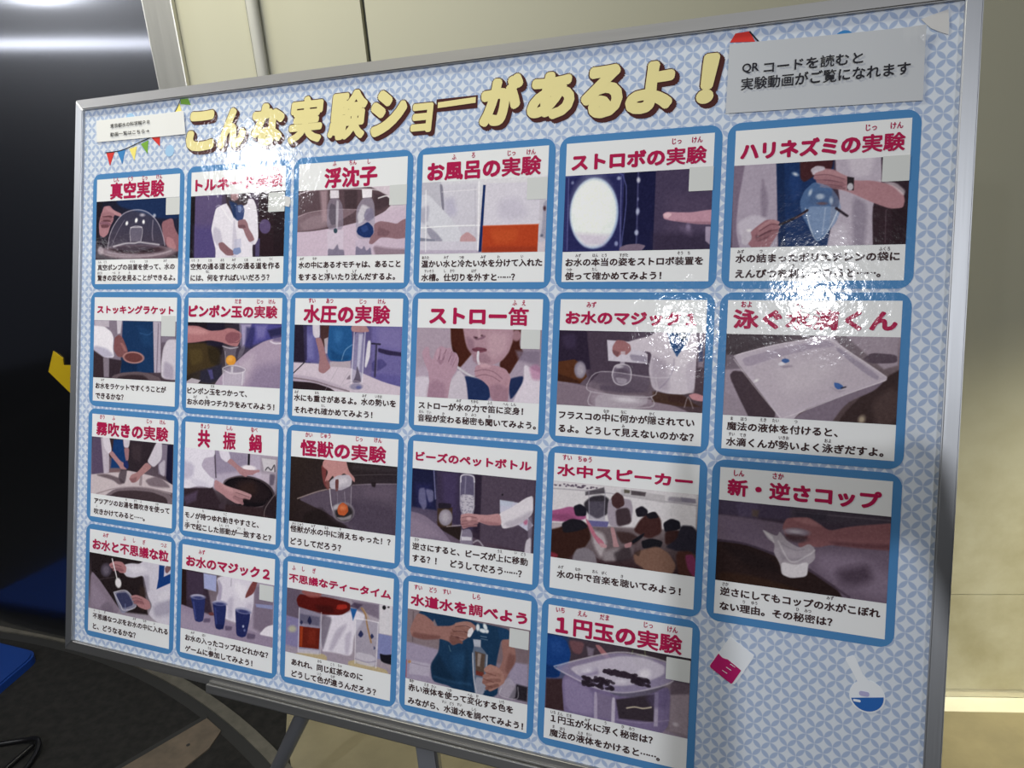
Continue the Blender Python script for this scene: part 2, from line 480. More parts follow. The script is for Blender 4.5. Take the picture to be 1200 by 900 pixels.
# brown plate let into the disc
mb = MB(); mb.prism([(-.895, 1.690), (-1.055, 1.53), (-1.30, 1.27), (-1.20, 1.16), (-1.0, 1.36), (-.895, 1.50), (-.845, 1.575), (-.835, 1.635)], 0, .003, 0)
mb.prism([(-.897, 1.702), (-1.06, 1.54), (-1.31, 1.275), (-1.30, 1.265), (-1.055, 1.524), (-.890, 1.688)], 0, .0034, 1)
mb.prism([(-.905 + .005 * math.cos(k), 1.592 + .005 * math.sin(k)) for k in [i * math.pi / 5 for i in range(10)]], .003, .0036, 1)
tag(mb.build('floor_plate', [M_PLATE, M_GAP]), kind='structure')

# ------------------------------------------------------------------ the display board
BM = Matrix(((.92022, .11441, -.37430, -.13071), (-.39140, .26892, -.88003, .89630), (0, .95634, .29224, 1.06249), (0, 0, 0, 1)))
X = Vector(BM.col[0][:3]).normalized(); Yv = Vector(BM.col[1][:3]); Yv = (Yv - X * Yv.dot(X)).normalized(); Zv = X.cross(Yv)
for i in range(3): BM[i][0] = X[i]; BM[i][1] = Yv[i]; BM[i][2] = Zv[i]
board = bpy.data.objects.new('display_board', None); COL.objects.link(board)
board.matrix_world = BM
tag(board, 'large aluminium framed poster board of science show cards tilted back on a stand', 'board')
BI = BM.inverted()

X0, X1, Y0, Y1 = -3.235, 3.175, -1.985, 2.555       # outer edge
fw = .082
mb = MB(); mb.box((X0 * U + .002, Y0 * U + .002, -.018), (X1 * U - .002, Y1 * U - .002, -.0022))
mb.build('backing_panel', M_TUBE, board)
mb = MB(); mb.box(((X0 + .03) * U, (Y0 + .03) * U, -.002), ((X1 - .03) * U, (Y1 - .03) * U, 0))
mb.build('poster_sheet', M_PAT, board)
def rail(pts, mt):
    mb = MB(); mb.prism([(a * U, b * U) for a, b in pts], -.02, .0055)
    bm = bmesh.new()
    vs = [bm.verts.new(v) for v in mb.v]
    for f in mb.f: bm.faces.new([vs[i] for i in f])
    bmesh.ops.recalc_face_normals(bm, faces=bm.faces[:])
    bmesh.ops.bevel(bm, geom=[e for e in bm.edges if all(v.co.z > .005 for v in e.verts)], offset=.0014, segments=3, affect='EDGES')
    m2 = MB(); m2.frombm(bm); return m2.build('frame_rail', mt, board)
rail([(X0, Y1), (X0 + fw, Y1 - fw), (X1 - fw, Y1 - fw), (X1, Y1)], M_ALU)
rail([(X0, Y0), (X0 + fw, Y0 + fw), (X1 - fw, Y0 + fw), (X1, Y0)], M_ALU)
rail([(X0, Y0), (X0 + fw, Y0 + fw), (X0 + fw, Y1 - fw), (X0, Y1)], M_ALUV)
rail([(X1, Y0), (X1 - fw, Y0 + fw), (X1 - fw, Y1 - fw), (X1, Y1)], M_ALUV)
# marker rail hooked under the front of the lower frame
mb = MB()
mb.box((-1.675 * U, -2.03 * U, -.004), (2.6 * U, -1.962 * U, .0125), 0, .0012)
mb.box((-1.665 * U, -1.958 * U, .0045), (2.6 * U, -1.944 * U, .0085), 1, .0006)
mb.build('marker_tray', [M_ALU, M_ALU], board)

# legs
def tolocal(mb):
    mb.v = [BI @ v for v in mb.v]; return mb
T1 = Vector((-.359, .98, .60)); T2 = Vector((-.66, 1.315, .012)); T0 = T1 + (T1 - T2) * .22
mb = MB(); mb.tube([T0, T1, T1.lerp(T2, .5), T2], .0125, 20); lg = tolocal(mb).build('leg', M_TUBE, board, True)
mb = MB(); mb.tube([T2 + Vector((0, 0, -.012)), T2 + Vector((0, 0, .018))], .017, 16); tolocal(mb).build('rubber_foot', M_RUB, lg)
bxp, byp = -.160, .86
mb = MB(); mb.box((bxp - .0125, byp - .0125, .03), (bxp + .0125, byp + .0125, .80), 0, .002)
mb.box((bxp + .0125, byp - .012, .50), (bxp + .017, byp + .012, .80), 1, .001)
lg = tolocal(mb).build('leg', [M_TUBE, M_ALUV], board)
mb = MB(); a = Vector((bxp, byp, .03)); b = Vector((-.045, 1.40, .024))
mb.tube([a, a.lerp(b, .5), b], .014, 4); lf = tolocal(mb).build('foot_beam', M_TUBE, board)
mb = MB(); c = Vector((-.0386, 1.43, .021))
mb.tube([c + Vector((-.026, 0, 0)), c + Vector((-.023, 0, 0)), c + Vector((.023, 0, 0)), c + Vector((.026, 0, 0))], .021, 20)
tolocal(mb).build('caster_wheel', M_RUB, lf, True)
mb = MB(); mb.tube([Vector((bxp, byp, .03)), Vector((bxp, byp, .0))], .02, 16); tolocal(mb).build('rubber_foot', M_RUB, lg)

CARDS = [
(0,0,'card with a glass vacuum dome photo',1725,1255,('真空実験',-2853,1732,-2269,1874),[('しん',-2784,1892),('くう',-2632,1892),('じっ',-2478,1890),('けん',-2327,1891)],[('真空ポンプの装置を使って、水の',-2975,1163,-2147,1222),('驚きの変化を見ることができるよ。',-2975,1079,-2138,1136)],[('しん',-2950,1237),('くう',-2890,1236),('そうち',-2591,1235),('つか',-2445,1235),('みず',-2247,1237),('おどろ',-2947,1148),('へん',-2790,1149),('か',-2733,1149),('み',-2621,1148)],(-2250,1591,-2111,1723),None,[('b','23223a','1d2b52','4a3a48','40303c'),('s','1e3a6b',(188,472,435,479,737,471,884,470,890,301,680,309,519,362,239,421),17,1),('p','2a2230',(-15,471,67,467,37,123,-6,124),11,1),('s','b0838f',(80,428,147,434,190,397,278,362,267,340,194,360,192,314,157,267,135,206,87,177,40,197,29,283,43,344,64,386),6,1),('s','6d4550',(70,349,178,357,168,305,78,303),7,0.8),('s','6d4550',(48,285,153,289,140,257,63,255),7,0.8),('l','b98d98',(114,414,190,381,266,354),24,4,1),('l','a67a86',(64,367,140,371,191,357),23,4,1),('l','9c707c',(54,329,128,331,179,317),21,4,1),('l','92677a',(48,295,117,295,157,279),20,4,1),('l','5c3844',(65,348,138,350,188,338),4,3,0.8),('l','5c3844',(54,311,122,312,168,300),4,3,0.8),('s','9d707c',(704,284,820,315,846,221,876,104,877,57,828,49,765,92,728,154),7,1),('s','c08f98',(762,171,825,152,866,81,828,58,764,107),7,0.7),('e','7f6b78',(456,51,399,-7,1,-57),6,1),('e','9b8a98',(455,66,388,-8,2,-46),6,1),('e','54404c',(447,76,303,-7,1,-36),6,1),('p','3c2c38',(249,100,623,92,624,53,250,60),6,0.8),('s','8f8aa6',(135,90,154,194,202,277,275,347,356,380,454,388,551,367,632,316,689,250,728,166,746,101,447,56),7,0.3),('l','c6bed0',(135,90,154,194,202,277,275,347,356,380,454,388,551,367,632,316,689,250,728,166,746,101),8,4,0.8),('l','cfc8d8',(181,120,245,227,312,310),4,4,0.5),('l','bfb4c6',(617,299,612,205,621,145),8,6,0.6),('p','b8b0c4',(380,247,502,246,494,137,380,142),4,0.35),('l','d5d0de',(383,139,383,247,502,246,494,137),6,3,0.8),('l','d5d0de',(380,251,501,250),8,3,0.8),('e','f2f0f6',(339,285,13,-3,-5,-16),6,1),('e','f2f0f6',(440,305,14,-2,-4,-18),6,1),('e','f2f0f6',(518,291,13,-1,0,-16),6,1),('e','ddd8e6',(503,345,26,-1,1,-12),7,0.7),('e','e8e4ee',(631,336,16,0,1,-14),7,0.7),('l','ece8f2',(199,105,331,126,429,126,478,132,558,123,686,108),10,6,0.8),('e','c8bcc8',(56,74,34,-1,1,-32),8,0.7),('l','c3b6c0',(39,74,133,38,367,17,625,24,813,59),8,6,0.6)]),
(0,1,'card with a white hooded person spinning a bottle',1722,1253,('トルネード実験',-1960,1752,-1140,1852),[('じっ',-1305,1887),('けん',-1199,1884)],[('空気の通る道と水の通る道を作る',-1988,1160,-1147,1215),('には、何をすればいいだろう？',-1985,1077,-1236,1127)],[('くう',-1963,1234),('き',-1911,1233),('とお',-1796,1234),('みち',-1679,1233),('みず',-1569,1233),('とお',-1453,1232),('みち',-1338,1231),('つく',-1228,1234),('なに',-1819,1149)],(-1264,1575,-1118,1715),(-1124,1604,-1065,1684),[('b','57486a','5a4a60','4b4070','38282e'),('p','271e28',(-40,485,43,481,44,-13,-24,-12),6,1),('p','6a5c88',(43,481,302,480,303,-17,44,-13),10,1),('p','5a5090',(36,240,251,233,260,-17,44,-13),51,0.6),('p','3a2630',(649,486,901,473,918,-27,659,-23),8,1),('p','33222c',(785,326,906,321,918,-16,796,-14),10,1),('p','5f5580',(626,133,668,132,666,-23,631,-22),6,1),('e','75669a',(710,219,52,-2,2,-53),5,0.8),('s','dcd8e6',(247,370,312,395,362,404,433,407,532,425,595,427,625,376,642,287,654,132,627,89,599,89,610,-11,245,-5,257,52,225,143,205,212,227,302),6,1),('s','b9b3c8',(229,234,296,209,321,107,271,85,225,143),13,0.7),('s','b4aec4',(423,295,457,137,447,-8,411,-8,412,183),10,0.5),('s','c2bcd0',(562,157,619,133,606,89,571,106),10,0.6),('s','4d3f4a',(331,468,446,471,559,466,547,391,491,371,423,295,385,353,340,411),8,1),('s','a9878e',(381,468,460,470,461,428,419,416,387,431),8,1),('p','2c4374',(369,421,448,395,452,272,416,296),8,1),('s','47588c',(441,384,498,387,521,347,506,270,452,266,436,328),5,1),('s','8fa0cc',(452,378,484,380,493,337,462,333),5,0.7),('s','9f7a84',(459,272,523,280,552,246,560,212,604,156,619,122,571,106,534,158,511,208,461,216),5,1),('s','6f4d58',(460,238,524,238,539,213,468,213),6,0.6),('s','96707a',(277,108,321,116,380,72,431,42,425,12,360,13,293,62),5,1),('s','8c9ac4',(423,65,487,75,500,36,461,16,420,26),5,1),('p','b7b7d2',(428,132,492,136,499,75,433,70),6,0.6),('l','f4f2f8',(247,381,290,385,365,297,410,256),5,5,0.6)]),
(0,2,'card with two bottles beside a steel sink',1713,1250,('浮沈子',-782,1718,-346,1863),[('ふ',-698,1890),('ちん',-548,1888),('し',-418,1887)],[('水の中にあるオモチャは、あること',-983,1157,-144,1215),('をすると浮いたり沈んだするよ。',-979,1074,-182,1129)],[('みず',-954,1231),('なか',-843,1232),('う',-737,1141),('しず',-507,1140)],(-247,1581,-113,1716),None,[('b','b9a4b4','d8cfdc','c3b0c6','c6b4c8'),('p','c9b8cc',(-21,188,893,322,906,-22,-14,-7),34,1),('s','6b5660',(-29,437,88,463,243,466,469,455,664,435,750,390,773,338,718,289,623,251,502,224,354,198,124,173,-20,172),5,1),('s','8c7682',(-11,274,94,302,248,318,399,317,499,308,401,259,252,196,98,179,-7,175),7,1),('s','a28e9a',(17,230,120,280,249,291,351,271,226,202,46,181),14,0.6),('l','b9a6b2',(-11,276,93,306,248,320,399,318,523,309),5,3,1),('p','b39aa6',(185,458,249,460,251,243,212,234),21,0.8),('p','52404a',(629,416,737,400,764,338,669,301,639,312),14,0.7),('p','4a3a42',(388,448,494,447,499,318,399,322),16,0.6),('l','cfc4d0',(-29,431,88,460,243,464,469,457,664,437,752,392,773,340),7,3,1),('p','d8d2de',(271,456,342,453,346,398,273,399),3,1),('s','9a92a8',(273,399,344,398,380,344,392,176,253,180,249,349),5,0.65),('s','5d5666',(278,369,323,346,330,220,290,210,262,275),9,0.6),('s','d6d2e0',(324,388,347,377,344,177,326,199),7,0.6),('p','cfc6d8',(255,180,392,176,392,5,265,8),6,0.6),('e','3f5868',(325,172,16,0,1,-17),3,1),('s','7d7690',(264,52,315,40,345,82,359,40,403,39,405,5,272,7),7,0.8),('p','e2dde8',(531,450,613,445,613,391,539,389),3,1),('s','a8a2b8',(539,389,613,391,638,333,650,106,494,110,489,318),5,0.7),('s','dcdae4',(534,348,571,336,609,314,551,233,515,213,498,266),11,0.7),('s','8a83a0',(572,315,620,323,638,251,588,221,550,264),9,0.8),('s','26407c',(509,193,540,202,588,227,631,189,637,148,616,117,555,119,511,141,498,162),5,1),('s','4a66a8',(528,187,576,206,596,169,554,150),9,0.5),('p','c3b6cc',(492,105,629,101,632,1,492,3),6,0.7),('s','7a7492',(495,68,546,36,563,67,583,25,618,55,632,1,498,3),6,0.8),('s','9a7884',(637,209,684,228,768,215,816,203,862,232,891,252,896,120,831,101,748,114,688,115,630,70,599,76,616,127,641,147),6,1),('s','7d5c68',(674,188,770,154,748,124,664,126),9,0.6),('s','8a7484',(630,65,751,42,893,29,894,-4,681,0),16,0.7),('l','efecf4',(666,383,726,396,752,384),8,3,0.9)]),
(0,3,'card with an orange water tank',1719,1247,('お風呂の実験',37,1723,841,1850),[('ふ',231,1874),('ろ',369,1876),('じっ',635,1872),('けん',768,1870)],[('温かい水と冷たい水を分けて入れた',14,1153,870,1209),('水槽。仕切りを外すと⋯⋯？',17,1069,690,1114)],[('あたた',45,1223),('みず',198,1223),('つめ',310,1221),('みず',465,1221),('わ',572,1220),('い',733,1220),('すいそう',74,1134),('し',192,1134),('きり',245,1134),('はず',402,1132)],(750,1573,885,1709),None,[('b','d6d6e0','d8d6e0','c6c4d4','c6bccb'),('p','c9c6d6',(147,460,406,457,422,73,162,80),29,0.7),('s','b6b2cc',(164,347,238,366,268,254,194,235),34,0.7),('s','bab8c8',(-19,480,134,471,161,281,25,331,-13,333),9,0.8),('s','7d7a90',(132,460,155,448,173,280,154,292),6,0.8),('s','cfcfdc',(-15,378,48,398,141,304,219,234,297,143,312,76,124,75,58,139,-10,242),7,1),('s','8e8ba2',(43,195,122,137,175,79,99,81,52,139),9,0.7),('s','9c99b2',(2,276,64,329,55,217,18,196),14,0.5),('s','c49ea6',(298,110,346,141,409,96,410,68,293,71),6,1),('p','8d8fa4',(-5,109,111,94,111,83,-4,86),3,1),('p','ccc8d8',(-4,84,446,73,449,-9,-1,-1),5,1),('p','b4a8c0',(-2,27,448,18,449,-9,-1,-1),7,0.7),('l','e8e8f0',(-7,174,233,180,442,177),7,3,1),('l','eceaf2',(31,421,44,15),7,3,0.7),('l','b9b5c6',(389,425,406,96),6,3,0.7),('l','e9e7f0',(416,456,426,18),11,3,0.8),('l','f0eef4',(149,404,408,408),3,2,0.6),('p','1f3a78',(446,435,465,434,451,7,429,7),3,1),('p','d2cedd',(465,443,834,434,836,169,456,173),5,1),('s','bcb6cc',(555,330,695,345,768,235,654,197,559,222),46,0.5),('p','c2502a',(454,173,836,171,835,0,453,4),3,1),('s','d56a38',(503,148,702,152,683,67,542,60),34,0.5),('p','a2402a',(452,40,833,34,835,-4,453,4),16,0.6),('l','e28060',(454,173,836,171),5,2,0.8),('p','c4c0d0',(834,423,874,421,883,62,841,53),5,0.7),('s','8a8aa4',(861,316,883,326,889,62,854,84,861,190),9,0.5),('e','5a3a46',(871,268,9,0,1,-14),5,1),('e','4a5470',(859,100,9,0,0,-9),5,0.7),('p','cfc6d2',(835,58,883,62,880,-4,835,-4),5,1)]),
(0,4,'card with a round strobe lamp and a pointing finger',1706,1242,('ストロボの実験',1036,1731,1847,1837),[('じっ',1671,1870),('けん',1788,1870)],[('お水の本当の姿をストロボ装置を',1021,1151,1851,1203),('使って確かめてみよう！',1020,1069,1615,1118)],[('みず',1101,1218),('ほん',1209,1218),('とう',1265,1217),('すがた',1385,1217),('そう',1718,1222),('ち',1768,1222),('つか',1047,1133),('たし',1209,1134)],(1751,1576,1887,1714),None,[('b','2a2c62','54486a','2a2450','4a3a50'),('p','3d3f7c',(-23,476,370,460,367,-8,-3,-1),9,1),('p','31336c',(15,451,359,443,361,4,33,10),11,0.7),('p','20224e',(370,465,557,465,560,0,366,3),7,1),('p','2a2a60',(450,460,557,465,560,0,458,2),23,0.5),('p','584c6c',(557,468,893,465,887,-7,558,0),6,1),('p','6a5a78',(635,318,884,306,883,90,634,98),68,0.5),('p','403450',(554,100,894,90,888,-18,558,-11),34,0.6),('l','6f74b4',(5,458,359,452,366,3),6,3,0.8),('l','8588c0',(21,451,28,10),6,3,0.6),('l','9a9cd0',(350,444,360,15),6,3,0.6),('e','9fb2d8',(189,230,153,-13,-3,-215),5,1),('e','dfe5ea',(187,230,143,-12,-3,-203),7,1),('e','eef0ee',(180,259,118,-10,-3,-171),45,0.8),('p','c8b8d4',(78,113,293,96,260,34,141,37),27,0.6),('e','b9c0e0',(336,433,12,0,1,-11),5,0.8),('e','b9c0e0',(47,421,9,-1,0,-10),5,0.6),('e','b0b6dc',(336,44,11,-1,0,-14),5,0.8),('l','8f8fbc',(452,472,454,304,457,147,458,13),7,5,0.6),('e','e4e4f2',(455,416,11,-1,1,-16),5,0.8),('e','cdd2ec',(458,231,11,0,0,-20),5,0.8),('e','cdd2ec',(456,106,12,0,1,-16),5,0.8),('e','a8acd4',(457,304,5,0,0,-10),3,0.6),('s','8a7890',(354,21,400,37,468,41,514,28,503,12,424,0,355,1),5,1),('s','c49aae',(607,209,628,222,684,217,771,213,856,223,887,228,891,138,817,144,752,154,664,168,614,181),5,1),('s','e6c4d0',(612,209,640,219,662,207,641,185,617,189),7,0.8),('s','9a7488',(664,174,773,159,891,155,892,135,795,144),7,0.6),('p','c2b4ce',(855,129,887,128,884,26,858,48),5,0.8),('e','b8a8cc',(758,129,13,-1,1,-20),7,0.6),('s','8a7a9a',(698,140,774,137,788,71,733,95),23,0.4)]),
(0,5,'card with pencils pushed through a bag of water',1707,1247,('ハリネズミの実験',2030,1733,2860,1835),[('じっ',2693,1867),('けん',2814,1868)],[('水の詰まったポリエチレンの袋に',2029,1156,2860,1215),('えんぴつを刺してみると⋯⋯。',2031,1073,2774,1126)],[('みず',2056,1224),('つ',2165,1224),('ふくろ',2786,1225),('さ',2337,1141)],(2756,1577,2885,1711),None,[('b','7a6a84','4a3848','5a4a60','38242c'),('p','8c7c94',(-10,474,225,462,257,-8,6,-3),10,1),('s','b3a8bc',(66,463,225,462,242,135,256,3,65,7,23,98,32,276,48,387),8,1),('s','8f8298',(155,392,192,269,186,159,160,160,148,293),15,0.7),('s','cfc8d8',(32,142,111,184,197,159,115,95,74,52,41,75),12,0.7),('p','23437a',(225,462,519,457,511,-13,257,-8),6,1),('p','1d3664',(225,462,266,460,293,-9,259,-8),8,0.7),('s','34589a',(291,384,351,413,357,283,318,241),25,0.5),('s','5a3038',(343,462,519,462,512,404,433,387,374,347,351,370),8,1),('s','beb4c6',(519,462,742,455,758,327,716,203,735,-8,491,-2,525,125,559,231,533,371),6,1),('s','d8d0de',(569,453,723,454,699,361,612,366),21,0.6),('s','8d8298',(616,271,696,214,687,-7,639,-6),19,0.6),('s','d4cedd',(526,104,604,123,600,-5,511,-3),19,0.5),('p','46303c',(721,203,885,206,886,-11,731,-8),5,1),('p','3a2630',(811,199,885,196,886,-11,821,-10),8,0.7),('l','9a8a98',(783,179,787,12),3,3,0.6),('s','b98d98',(417,409,461,420,522,409,572,374,622,344,709,340,805,314,859,270,870,228,863,189,802,187,715,224,616,276,576,294,496,314,445,333,426,366),5,1),('s','e0d6e0',(728,344,824,323,870,279,864,249,806,308),8,0.7),('s','94687a',(454,375,534,355,575,310,496,325),8,0.6),('l','bd929c',(424,396,492,399,583,362),18,3,1),('l','b0848f',(428,371,494,367,579,345),18,3,1),('l','a67a86',(443,346,505,338,575,324),16,3,1),('l','98707c',(461,322,516,315,576,305),13,3,1),('l','6a4654',(428,383,493,382,573,355),3,2,0.7),('l','6a4654',(434,358,504,351,569,335),3,2,0.7),('l','6a4654',(450,333,516,326,565,315),3,2,0.7),('p','3a3038',(587,368,622,360,623,292,591,295),3,1),('e','c8c4d0',(605,312,15,-1,0,-20),3,1),('s','cfc9d8',(401,416,431,435,471,428,477,411,432,398,418,382),5,0.9),('s','7f9cc8',(425,350,506,319,548,263,566,199,545,125,498,62,455,22,417,86,372,163,354,240,376,304),5,0.62),('s','a9b9d8',(385,217,551,210,544,141,497,73,454,31,411,97),6,0.55),('s','59729e',(417,302,507,297,540,232,481,213,400,227),10,0.6),('e','d4dae8',(458,267,21,0,1,-15),6,0.7),('e','e0e4ee',(407,291,8,-3,-5,-16),5,0.7),('e','d0d6e6',(514,243,10,0,1,-19),5,0.7),('e','8a5a58',(470,229,24,-1,1,-8),4,0.6),('l','dde2ee',(386,206,416,97,454,29,502,73,553,199),5,3,0.8),('l','c8d0e4',(487,202,478,63),4,4,0.6),('l','3a2a38',(251,118,342,159,396,195),13,3,1),('l','caa0a0',(337,154,382,179),4,2,0.7),('l','3a2c3a',(541,200,597,157),13,3,1),('s','a87a86',(74,52,125,106,186,153,239,146,256,113,253,80,224,26,172,5,97,15),5,1),('s','6f4856',(127,72,220,103,202,48,139,28),8,0.5),('l','b88d96',(248,133,208,141,152,105),17,3,1),('l','a97d88',(253,108,210,105,148,74),17,3,1),('l','9c707b',(246,83,203,70,144,44),16,3,1),('l','643e4a',(249,121,207,123,152,89),3,2,0.8),('l','643e4a',(248,95,202,86,148,58),3,2,0.8),('s','c4bccc',(59,97,98,107,115,50,87,11,56,21),6,1),('e','f4f2f6',(326,395,14,-6,-2,-8),6,0.8),('e','e8e4ea',(96,95,12,0,0,-8),5,0.8)]),
(1,0,'card with a stocking racket photo',766,299,('ストッキングラケット',-2969,819,-2147,887),[],[('お水をラケットですくうことが',-2971,212,-2206,254),('できるかな？',-2969,133,-2655,169)],[('みず',-2891,281)],(-2271,651,-2126,810),None,[('b','9a8ea6','7e7288','4a3a44','5a4a56'),('p','8f8396',(159,467,310,469,306,49,155,43),14,1),('p','c9c2d0',(252,468,310,469,296,365,263,358),7,1),('p','1f4474',(318,465,643,465,663,63,306,49),7,1),('p','16345c',(316,244,482,200,486,56,306,49),28,0.7),('s','2c5a8c',(475,429,605,395,641,277,545,274),43,0.5),('l','4a76a8',(509,370,590,359,637,384),7,7,0.6),('p','b7adc0',(643,465,722,463,734,66,666,63),7,1),('l','6e6076',(699,445,692,64),9,6,0.7),('p','908499',(722,463,886,465,875,307,735,303),11,1),('s','ccc5d4',(797,328,890,331,885,13,744,19,733,113,752,256),11,1),('s','a095ae',(771,162,866,118,869,13,759,31),20,0.6),('s','e2deea',(-7,421,92,429,196,375,222,327,216,241,235,168,117,164,-1,222),9,1),('s','a9a4c0',(12,260,149,239,235,180,117,158,-1,210),20,0.7),('p','bdb4c4',(4,464,168,467,169,412,5,421),9,1),('p','4a3a44',(-1,222,117,164,131,-8,-7,-14),11,1),('p','8f8494',(109,164,177,154,181,7,122,4),9,1),('p','463844',(177,160,319,147,290,11,181,7),11,1),('s','8d5f64',(231,327,280,355,322,329,366,257,383,216,335,172,269,175,225,229),7,1),('s','b07f80',(290,292,332,281,375,221,342,220),9,0.7),('e','b98d8c',(442,175,117,-2,-3,-48),4,1),('e','7a4a4c',(442,175,97,-2,-2,-37),4,1),('s','75656e',(206,20,322,49,486,66,616,55,744,19,745,-11,207,-29),7,1),('s','3e2e36',(257,10,422,39,568,38,697,5,324,-12),14,0.8)]),
(1,1,'card with an orange table tennis ball on a jet',765,297,('ピンポン玉の実験',-1995,801,-1153,898),[('だま',-1519,926),('じっ',-1314,925),('けん',-1207,925)],[('ピンポン玉をつかって、',-1990,218,-1412,266),('お水の持つチカラをみてみよう！',-1990,139,-1159,176)],[('だま',-1742,283),('みず',-1910,196),('も',-1795,198)],None,None,[('b','33261f','4a4672','3e342c','9284a4'),('p','2e2430',(-24,472,362,471,341,230,-16,218),13,1),('s','55452c',(-19,300,191,317,326,252,286,136,139,108,-10,32),18,1),('s','6b5a34',(13,254,133,269,166,178,48,127),21,0.6),('s','3a3020',(192,294,325,275,330,138,226,157),18,0.7),('p','2d2b4c',(187,466,362,469,354,287,192,294),13,0.6),('p','a9a0c4',(506,469,619,468,596,305,526,292),28,1),('p','5a56a0',(619,468,894,464,890,379,707,330,597,294,554,304),18,1),('p','3c3a70',(564,439,648,440,625,283,555,281),18,0.7),('p','8f88c0',(647,457,758,459,734,364,665,351),28,0.7),('p','2e2c50',(759,420,888,445,890,379,789,365),15,0.7),('p','3a3850',(139,96,344,161,347,47,231,6,127,15),18,0.9),('p','6a64a8',(206,110,250,112,267,44,238,37),10,0.7),('p','d4cbdc',(-10,8,50,40,141,27,112,0,-9,-6),5,0.8),('s','b1a0b8',(217,-4,332,70,459,166,598,271,735,342,890,390,904,-5,232,-15),6,1),('s','8f80a0',(658,150,896,203,904,-5,551,-11),64,0.7),('s','c9bccc',(347,47,502,167,654,262,603,103,436,-5),51,0.5),('l','d8d2e0',(790,338,831,325,892,329),10,4,1),('p','6a6090',(802,377,883,390,885,340,817,342),13,0.6),('s','b57f86',(-23,440,98,442,218,404,335,412,393,430,450,425,516,398,524,371,504,325,484,291,411,300,338,321,220,335,87,314,-19,300),6,1),('s','8f5a68',(373,379,422,402,509,393,524,365,482,336,411,311,367,339),10,0.8),('s','d0a0a4',(8,429,128,425,219,392,130,373,9,382),18,0.6),('l','6b3f4c',(439,323,482,324,513,348),5,4,0.7),('l','a8a2b4',(365,475,506,460),4,3,0.6),('l','b6b0c2',(504,460,514,303),5,4,0.6),('s','a39aac',(346,293,484,291,471,245,467,143,381,140,370,231),6,0.45),('l','d2ccd8',(346,293,419,278,491,289),8,4,0.8),('l','c2bccc',(370,253,380,146),5,4,0.7),('s','8a8496',(506,269,554,304,555,270,522,213,487,200),8,0.6),('e','e2a040',(427,189,48,2,1,-38),4,1),('e','f0bc68',(418,200,23,1,0,-18),13,0.7),('s','bdb5c8',(352,127,460,149,566,124,561,12,356,7),5,0.7),('e','8c8298',(457,126,106,-3,-1,-25),5,0.6),('l','e0dce6',(352,127,409,147,488,149,566,127,533,101,433,91,352,118),6,4,0.8),('l','d8d2e0',(352,122,360,7),8,4,0.7),('l','e4e0ea',(544,101,538,11),8,4,0.7),('p','d8d4e0',(431,142,453,143,450,97,430,96),5,0.7)]),
